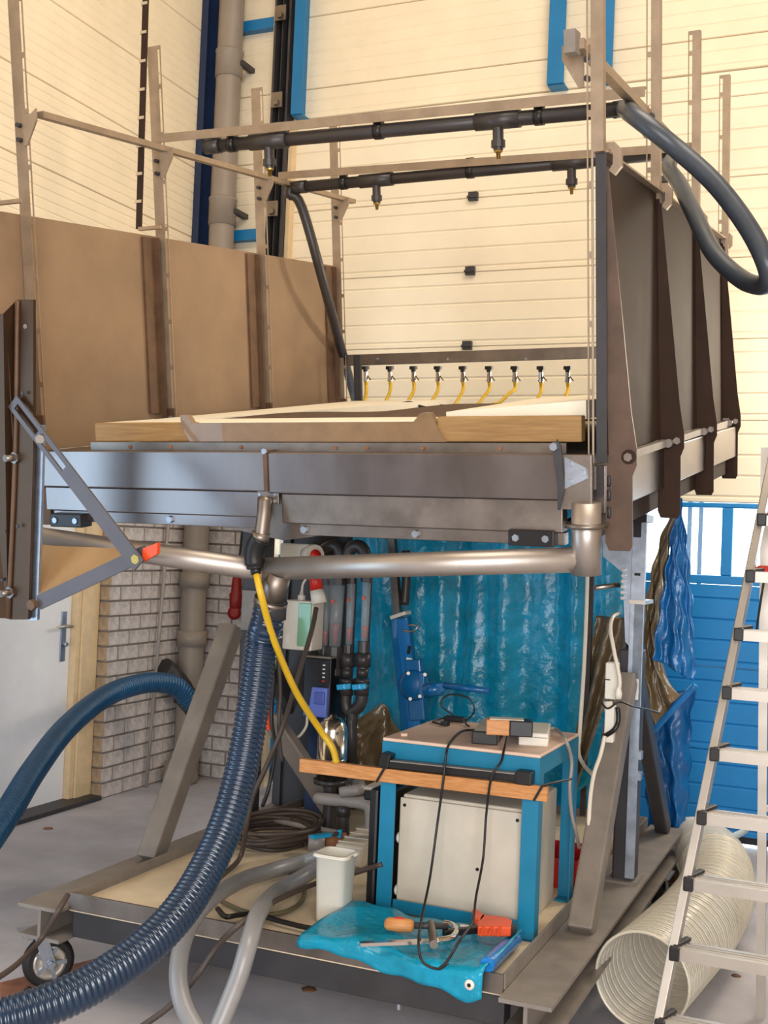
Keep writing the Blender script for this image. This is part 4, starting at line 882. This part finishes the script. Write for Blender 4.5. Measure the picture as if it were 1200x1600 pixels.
# folded tarpaulin with clamps on the deck front
ft = thing('folded_tarpaulin', M.w(1.2, .2, ZT), 'folded blue tarpaulin with a white eyelet on the front of the deck', 'tarpaulin')
fa0, fa1 = .90, 1.50
def fold(s, t):
    # back edge, over the deck lip, then down its front; more overhang to the right
    a = fa0+(fa1-fa0)*s; drop = .02+.05*s; run = .34
    d = t*(run+drop+.03)
    w = .007*math.sin(12*s+5*t)+.004*math.sin(29*s-9*t)+.01*math.sin(4*s+1)
    if d < run: b, z = .32-d, .376+w
    else:
        e = d-run; q = min(1, e/.03); b, z = -.02-.02*q-.01*math.sin(9*s), .376+w-.012*q-max(0, e-.03)*1.0
    if s > .94: z += .035*((s-.94)/.06)*(1-t*.5)
    return M.w(a+.01*math.sin(5*t), b, z)
mk('top_layer', MB().grid(fold, 44, 40), TARP, ft, solid=.006)
mk('side_roll', MB().tube([M.w(fa1-.02, .33, .36), M.w(fa1-.015, .15, .375), M.w(fa1-.012, .0, .38)], .022, 10), TARPD, ft)
mk('under_layer', MB().bx(M, fa0+.02, fa1-.015, .015, .36, ZT+.001, .352), TARPD, ft, bevel=.01)
ey = M.w(1.455, -.052, .335); mk('eyelet', MB().lathe(ey, -M.v, [(0, .006), (0, .015), (.004, .015), (.006, .006)], 14), WHITE, ft); mk('eyelet_hole', MB().cyl(ey-M.v*.0, ey-M.v*.007, .006, 10), BLACK, ft)
fc = thing('bar_clamp', M.w(1.1, .05, .40), 'steel bar clamp with a wooden handle lying on the folded tarpaulin', 'clamp')
def ft_(x, y, z=.405): return M.oc(x, y, z)
mk('bar', MB().bar(ft_(562, 1475), ft_(690, 1470), .02, .01), CHROME, fc); mk('fixed_jaw', MB().tube([ft_(680, 1471), ft_(705, 1466), ft_(713, 1455), ft_(706, 1446), ft_(694, 1443)], .012, 8), CHROME, fc)
mk('sliding_jaw', MB().tube([ft_(678, 1476, .41), ft_(676, 1460, .415), ft_(673, 1443, .42)], .013, 8), STEELW, fc); mk('spindle', MB().cyl(ft_(640, 1446, .42), ft_(700, 1447, .42), .010, 10), IRON, fc)
h0, h1 = ft_(601, 1443, .42), ft_(647, 1447, .42); hn = mk('handle', MB().lathe(h0, h1-h0, [(0, .012), (.01, .02), ((h1-h0).length*.5, .022), ((h1-h0).length*.9, .02), ((h1-h0).length, .012)], 12), WOODR, fc)
mk('red_mark', MB().bar(h0.lerp(h1, .35)+V((0, 0, .021)), h0.lerp(h1, .65)+V((0, 0, .021)), .014, .003), RED, hn)
oc_ = thing('orange_clamp', M.w(1.35, .08, .40), 'orange and black plastic quick clamp lying on the folded tarpaulin', 'clamp')
mk('body', MB().prism([ft_(x, y, .395) for x, y in ((745, 1455), (752, 1443), (790, 1447), (800, 1452), (798, 1464), (746, 1463))], (0, 0, .03)), ORANGE, oc_, bevel=.004)
mk('trigger', MB().prism([ft_(x, y, .40) for x, y in ((737, 1432), (742, 1430), (758, 1443), (752, 1450), (742, 1447))], (0, 0, .025)), ORANGE, oc_, bevel=.003)
mk('bar', MB().bar(ft_(693, 1458), ft_(750, 1452), .022, .02), BLACK, oc_, bevel=.003); mk('jaw', MB().bar(ft_(795, 1446), ft_(803, 1458), .02, .035), BLACK, oc_, bevel=.003)
for k in range(3): mk('grip_rib', MB().bar(ft_(752+13*k, 1462, .412), ft_(756+13*k, 1448, .426), .006, .006), ORANGE, oc_)
single('note_tag', MB().bar(ft_(719, 1446, .398), ft_(738, 1448, .398), .02, .002), PAPER, 'small white paper tag on the folded tarpaulin', 'tag')

# ================================================================== jack
JB = 1.95
jk = thing('rack_jack', MO(645, 1170, JB), 'blue rack jack with a horizontal crank handle standing behind the table', 'jack')
mk('column', MB().bar(MO(626, 965, JB), MO(648, 1180, JB), .06, .09, M.u).bar(MO(648, 1180, JB), MO(661, 1300, JB), .06, .09, M.u), JACK, jk, bevel=.006)
mk('front_plate', MB().bar(MO(628, 968, JB-.036), MO(653, 1180, JB-.036), .06, .006, M.v), mat('jack_face_blue', '1872B8', .3, var=.06), jk)
mk('rack', MB().bar(MO(612, 830, JB), MO(622, 965, JB), .04, .035, M.u), STEELW, jk); mk('guide_tube', MB().tube([MO(634, 860, JB+.03), MO(635, 900, JB+.03), MO(632, 945, JB+.03)], .022, 12), PVC, jk)
mk('collar', MB().bar(MO(614, 965, JB), MO(638, 957, JB), .08, .018), WHITE, jk, bevel=.004)
gb = mk('gear_case', MB().lathe(MO(650, 1070, JB-.03), -M.v, [(0, .075), (.03, .075), (.045, .06), (.05, 0)], 18), JACK, jk)
mk('case_foot', MB().bar(MO(647, 1030, JB-.03), MO(655, 1125, JB-.03), .08, .06, M.v), JACK, jk, bevel=.006)
mk('pawl', MB().bar(MO(660, 1050, JB-.08), MO(660, 1092, JB-.08), .03, .03, M.v), JACK, gb, bevel=.005)
for q in ((664, 1054), (656, 1088), (638, 1052), (641, 1092)): mk('bolt', MB().tube([MO(*q, JB-.06), MO(*q, JB-.1)], .009, 6, raw=True, smooth=False), STEELW, gb)
mk('crank_hub', MB().cyl(MO(664, 1080, JB-.1), MO(690, 1076, JB-.1), .033, 14), JACK, jk); mk('crank_yoke', MB().prism([MO(x, y, JB-.1) for x, y in ((684, 1068), (700, 1066), (698, 1078), (688, 1084))], -M.v*.03), JACK, jk)
mk('crank_handle', MB().cyl(MO(694, 1071, JB-.12), MO(766, 1080, JB-.16), .016, 12), JACK, jk)
mk('wire_bail', MB().tube([MO(630, 985, JB-.05), MO(645, 987, JB-.08), MO(652, 978, JB-.08), MO(638, 977, JB-.05)], .005, 6, n=3), ALU, jk)
mk('sticker', MB().bar(MO(637, 1042, JB-.042), MO(640, 1028, JB-.042), .03, .002, M.v), PAPER, jk); mk('sticker', MB().bar(MO(638, 1022, JB-.042), MO(640, 1009, JB-.042), .016, .002, M.v), BLACK, jk)
for y in (1050, 1072, 1094): mk('rivet', MB().cyl(MO(637+(y-1050)*.12, y, JB-.036), MO(637+(y-1050)*.12, y, JB-.046), .005, 8), STEELW, jk)
mk('foot_plate', MB().bx(Fr2m(MO(662, 1300, JB)), -.08, .08, -.08, .08, ZT-MO(662, 1300, JB).z, ZT-MO(662, 1300, JB).z+.012), JACK, jk)

# ================================================================== tarpaulins
tt = thing('hanging_tarpaulin', M.w(.7, 2.28, .35), 'crinkled cyan blue tarpaulin hanging as a curtain behind the table', 'tarpaulin')
def crink(x, z): return .005*math.sin(19*x+2*z)+.003*math.sin(47*x-4*z+1.5*math.sin(5*z))+.0012*math.sin(29*z+33*x)+.0012*math.sin(63*z-57*x)
def curtain(s, t):
    a = -.22+1.66*s; z = .34+1.72*t
    g = .028*math.sin(15*a+.5*math.sin(3*z))*(.3+.7*t)+.013*math.sin(37*a+.5*z)
    if a < .28: g += .12*max(0, .28-a)*math.sin(5*a-5*z)
    return M.w(a, 2.36+g+crink(a, z)-.06*(1-t)*math.sin(4*a), z)
mk('sheet', MB().grid(curtain, 150, 90), TARP, tt, solid=.002)
def lowfold(s, t):
    a = -.02+.36*s; z = .36+(.42-.30*abs(s-.45))*t
    return M.w(a+.05*t, 2.14+.05*math.sin(9*s+4*t)+crink(a*1.6, z*1.4)*1.6+.05*t, z)
mk('turned_fold', MB().grid(lowfold, 40, 40), TARPG, tt, solid=.002)
def sidefold(s, t):
    z = .50+.80*t; a = 1.19+.11*t+(.20*(.35+.65*t))*s
    return M.w(a, 2.12-.1*s+.03*math.sin(12*s)+crink(a*1.8, z*1.5)*1.5, z)
mk('turned_fold', MB().grid(sidefold, 24, 60), TARPG, tt, solid=.002)
mk('blue_hem', MB().grid(lambda s, t: M.w(1.18+.15*s, 2.06, .42+.08*t+.13*s), 10, 4), TARP, tt, solid=.002)
t2 = thing('side_tarpaulin', M.w(1.62, 2.42, .3), 'shiny blue and olive tarpaulin bunched at the far right trolley corner', 'tarpaulin')
def polysheet(L, R, b0, amp, mt, name, seed, nu=26, nv=60):
    L = catmull([MO(x, y, b0) for x, y in L], 10); R = catmull([MO(x, y, b0) for x, y in R], 10)
    def pick(P, t):
        f = t*(len(P)-1); i = min(int(f), len(P)-2); return P[i].lerp(P[i+1], f-i)
    def fn(s, t):
        p = pick(L, t).lerp(pick(R, t), s); x = s*.3+seed; z = p.z
        k = min(1, t*3)
        return p+M.v*(amp*k*(math.sin(9*s+3*z+seed)+.3*math.sin(23*s+11*z+seed*3))+crink(x*2.2, z*1.8)*1.3*k)+M.u*(.006*math.sin(40*z+9*s))
    return mk(name, MB().grid(fn, nu, nv), mt, t2, solid=.002)
polysheet([(1055, 782), (1030, 850), (1012, 930), (1006, 1010), (1008, 1090), (1015, 1150)], [(1062, 778), (1047, 860), (1035, 950), (1028, 1020), (1052, 1075), (1062, 1085)], 2.40, .02, TARPG, 'olive_fold', 1.0)
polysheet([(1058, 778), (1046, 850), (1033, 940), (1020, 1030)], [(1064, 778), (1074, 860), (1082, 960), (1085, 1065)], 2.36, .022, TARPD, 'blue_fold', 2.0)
polysheet([(1006, 1090), (1008, 1180), (1012, 1260), (1018, 1310)], [(1088, 1075), (1078, 1130), (1076, 1220), (1070, 1300)], 2.46, .03, mat('darker_blue_tarpaulin', '0B5C9C', .3, var=.1, bump=.5, bscale=14), 'lower_fold', 3.0)  # lower fold in a darker blue than the upper one
mk('hem', MB().tube([MO(1014, 1150, 2.37), MO(1050, 1110, 2.36), MO(1087, 1070, 2.35)], .016, 8), TARPD, t2)
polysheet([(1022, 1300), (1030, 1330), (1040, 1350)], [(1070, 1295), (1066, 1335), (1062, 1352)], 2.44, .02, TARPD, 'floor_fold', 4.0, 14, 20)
single('dark_pole', MB().bx(Fr2m(MO(913, 1180, 2.1)), -.012, .012, 0, .02, -.28, .95), mat('brown_black_steel', '3A2C26', .5), 'thin dark vertical pole in front of the hanging tarpaulin', 'pole')

# ================================================================== sockets and white cables on the right strut
ps = thing('white_socket_strip', M.w(1.55, 1.08, 1.0), 'two white socket blocks with plugs fixed along the right strut', 'socket strip')
f5 = Fr2m(MO(944, 1092, 1.02))
mk('upper_block', MB().bx(f5, 0, .045, 0, .045, 0, .135), WHITE, ps, bevel=.005); mk('seam', MB().bx(f5, -.001, .02, -.001, .046, .07, .074), BLACK, ps)
f6 = Fr2m(MO(943, 1160, .98)); mk('lower_block', MB().bx(f6, 0, .035, 0, .04, 0, .135), WHITE, ps, bevel=.005)
mk('plug', MB().lathe(MO(966, 1092, .98), (0, 0, 1), [(0, .012), (.02, .014), (.04, .008), (.05, .004)], 10), WHITE, ps); mk('black_lead', MB().tube([MO(965, 1105, .98), MO(966, 1125, .98), MO(960, 1140, .97), MO(942, 1152, .98)], .009, 8), BLACK, ps)
mk('plug', MB().cyl(MO(950, 1096, 1.0), MO(951, 1112, 1.0), .016, 10), WHITE, ps)
cable('white_cable', [MO(966, 958, 1.2), MO(957, 965, 1.1), MO(954, 985, 1.05), MO(960, 1020, 1.0), MO(968, 1060, .98), MO(967, 1084, .98)], .007, CABLEW, 'white cable curling from the right post down to the socket strip')
cable('white_cable', px((918, 893, 4.9))+[MO(916, 960, 1.5), MO(912, 1050, 1.4), MO(906, 1140, 1.3), MO(904, 1175, 1.25), MO(912, 1195, 1.2), MO(926, 1210, 1.1)], .008, CABLEW, 'long white cable hanging from the tray beside the dark pole')
cable('white_cable', [MO(945, 1150, .97), MO(938, 1180, .95), MO(928, 1210, .9), MO(922, 1250, .85), MO(920, 1300, .8), MO(925, 1345, .75)], .008, CABLEW, 'white cable running down the edge of the right strut from the socket strip')
tw = thing('tie_wire', MO(985, 1108, .95), 'thin black wire twisted round the right strut', 'wire')
mk('wire', MB().tube([MO(940, 1098, .96), MO(950, 1107, .94), MO(968, 1097, .94), MO(990, 1104, 1.0), MO(1010, 1108, 1.2), MO(1030, 1114, 1.3)], .0035, 6), BLACK, tw)
single('pale_upright', MB().tube([MO(954, 1215, 1.6), MO(953, 1340, 1.6)], .012, raw=True), CABLEW, 'short pale rod behind the right strut', 'rod')

# ================================================================== ladder
Lb = at(1000, 1745, 3.40); Lt = at(1213, 690, 4.05); u_ = B.u
ld = thing('aluminium_stepladder', Lb+u_*.28, 'aluminium stepladder with flat treads at the right edge', 'ladder')
Rb = Lb+u_*.60; Rt = Lt+u_*.42; ax = (Lt-Lb).normalized(); nrm = u_.cross(ax).normalized()
if nrm.y > 0: nrm = -nrm
for a, b in ((Lb, Lt), (Rb, Rt)):
    mk('rail', MB().bar(a, b, .026, .062, nrm), LADD, ld, bevel=.003)
def rail_at(y):   # parameter on the left rail at an image height
    lo, hi = 0., 1.
    for _ in range(40):
        m_ = (lo+hi)/2; q = Lb.lerp(Lt, m_)-CAM; sy = 800-F*q.dot(CU)/q.dot(fw)
        if sy > y: lo = m_
        else: hi = m_
    return lo
ts = [rail_at(y) for y in (985, 1075, 1170, 1268, 1370, 1477, 1590)]
dt = (ts[0]-ts[-1])/6
ts = [ts[0]+dt*k for k in (2, 1)]+ts
fwd = V((-B.v.x, -B.v.y, 0))
for t_ in ts:
    a, b = Lb.lerp(Lt, t_), Rb.lerp(Rt, t_); a = a+u_*.014; b = b-u_*.014
    tr_ = mk('tread', MB().bar(a, b, .085, .006, (0, 0, 1)).bar(a+fwd*.04-V((0, 0, .014)), b+fwd*.04-V((0, 0, .014)), .006, .032, (0, 0, 1)).bar(a-fwd*.04-V((0, 0, .012)), b-fwd*.04-V((0, 0, .012)), .005, .026, (0, 0, 1)), LADD, ld)
    for k in range(3): mk('tread_rib', MB().bar(a+fwd*(.02-.02*k)+V((0, 0, .004)), b+fwd*(.02-.02*k)+V((0, 0, .004)), .006, .003), LADD, tr_)
    mk('tread_cap', MB().bar(a-u_*.022+fwd*.045-V((0, 0, .01)), a+u_*.008+fwd*.045-V((0, 0, .01)), .02, .042), BLACK, tr_, bevel=.004)
    mk('tread_bracket', MB().bar(a-u_*.012+fwd*.03+V((0, 0, .006)), a+u_*.02-fwd*.05+V((0, 0, .012)), .02, .012), IRON, tr_, bevel=.003)
rb0 = Lb+B.v*.95+u_*.12; rb0.z = 0.0; rt0 = Lt+B.v*.04+u_*.06
q0, q1 = at(1187, 1745, 4.05), at(1196, 700, 4.25)
mk('rear_leg', MB().bar(q0, q1, .03, .024, B.v), LADD, ld); mk('rear_leg', MB().bar(q0+u_*.36, q1+u_*.24, .03, .024, B.v), LADD, ld)
mk('rear_brace', MB().bar(q0.lerp(q1, .45), q0.lerp(q1, .45)+u_*.3, .02, .02), LADD, ld)
mk('spreader_knob', MB().lathe(at(1180, 893, 4.0), u_, [(0, .012), (.01, .022), (.06, .022), (.08, .012)], 12), RED, ld)
mk('spreader_cord', MB().tube([at(1197, 890, 4.05), at(1190, 930, 4.05), at(1182, 985, 4.02)], .004, 6), BLACK, ld)

# ================================================================== clear duct and timber on the floor
dtp = [at(1003, 1532, 3.82), at(1045, 1490, 4.1), at(1092, 1440, 4.45), at(1118, 1395, 4.85), at(1116, 1352, 5.25), at(1090, 1322, 5.6), at(1062, 1312, 5.75)]
for i, p in enumerate(dtp): p.z = max(p.z, .158)
du_ = thing('clear_duct', V((dtp[0].x, dtp[0].y, 0)), 'large cloudy transparent spiral duct hose lying on the floor behind the ladder', 'duct')
P = catmull(dtp, 30)
def rad(t): return .152 if t < .72 else .152-.05*(t-.72)/.28
mk('film', MB().tube(P, [rad(i/(len(P)-1))+.003*(1 if i % 4 < 2 else -.4) for i in range(len(P))], 40, cap=False, raw=True), DUCT, du_, solid=.002)
# wire spiral
L = [0]
for a, b in zip(P, P[1:]): L.append(L[-1]+(b-a).length)
sp = []; x = None; i = 0; N = int(L[-1]/.0205*22)
for k in range(N):
    s = L[-1]*k/(N-1)
    while i < len(L)-2 and L[i+1] < s: i += 1
    f = (s-L[i])/max(1e-6, L[i+1]-L[i]); c = P[i].lerp(P[i+1], f); d = (P[min(i+2, len(P)-1)]-P[max(i-1, 0)]).normalized()
    x = d.orthogonal().normalized() if x is None else (x-d*x.dot(d)).normalized()
    y = d.cross(x); an = 2*math.pi*k/22; r = rad(s/L[-1])+.003
    sp.append(c+x*(r*math.cos(an))+y*(r*math.sin(an)))
mk('wire_spiral', MB().tube(sp, .0026, 5, raw=True), DUCTW, du_, kind='stuff')
ring = [P[0]+ (lambda d: (d.orthogonal().normalized()*math.cos(a)+d.cross(d.orthogonal().normalized())*math.sin(a))*.155)((P[1]-P[0]).normalized()) for a in [2*math.pi*k/40 for k in range(41)]]
mk('mouth_ring', MB().tube(ring, .005, 8, raw=True), DUCTW, du_)
mk('torn_end', MB().grid(lambda s, t: P[-1]+M.u*(-.12+.20*s)+V((0, 0, -.09+.22*t*(1-.4*s)))+M.v*(.03*math.sin(6*s+3*t)), 10, 10), DUCT, du_, solid=.002)
def blk(name, x, y, a, b, h, rz, mt, label, grp=None, z=0):
    p = B.oc(x, y, z); d = V((math.cos(rz), math.sin(rz), 0)); s = V((-d.y, d.x, 0))
    mb = MB().bar(p-d*a/2+V((0, 0, h/2)), p+d*a/2+V((0, 0, h/2)), b, h)
    for k in (-1, 1): mb.bar(p+s*(k*b*.2)-d*(a/2+.001)+V((0, 0, h*.5)), p+s*(k*b*.2)+d*(a/2+.001)+V((0, 0, h*.5)), .006, h*.6)
    return single(name, mb, mt, label, 'timber', grp)
blk('timber_block', 1050, 1398, .14, .09, .06, -.4, WOODD, 'lower dark timber block on the floor beside the duct', 'timber blocks')
blk('timber_block', 1052, 1372, .12, .08, .05, -.3, WOODD, 'upper dark timber block on the floor beside the duct', 'timber blocks', .061)
single('plastic_ribbon', MB().grid(lambda s, t: catmull([at(1105, 1318, 5.2), at(1140, 1315, 5.25), at(1165, 1303, 5.3), at(1178, 1288, 5.35)], 10)[min(30, int(s*30))]+V((0, 0, .035*t)), 30, 2), mat('pale_plastic_film', 'B9C8D4', .3, var=.04), 'curling pale plastic ribbon behind the ladder', 'ribbon', solid=.002)
for x, y, s, lb in ((1150, 1525, .02, 'small dark debris crumb on the floor right of the duct'), (75, 1130+165, .03, 'orange leaf scrap on the floor near the door'), (483*1, 1546, .03, 'dark scrap on the floor under the trolley')):
    p = B.oc(x, y, 0); single('debris_scrap', MB().lathe(p, (0, 0, 1), [(0, s), (.004, s*.8), (.008, s*.3), (.009, 0)], 6), WOODD if x != 75 else LINEO, lb, 'scrap')
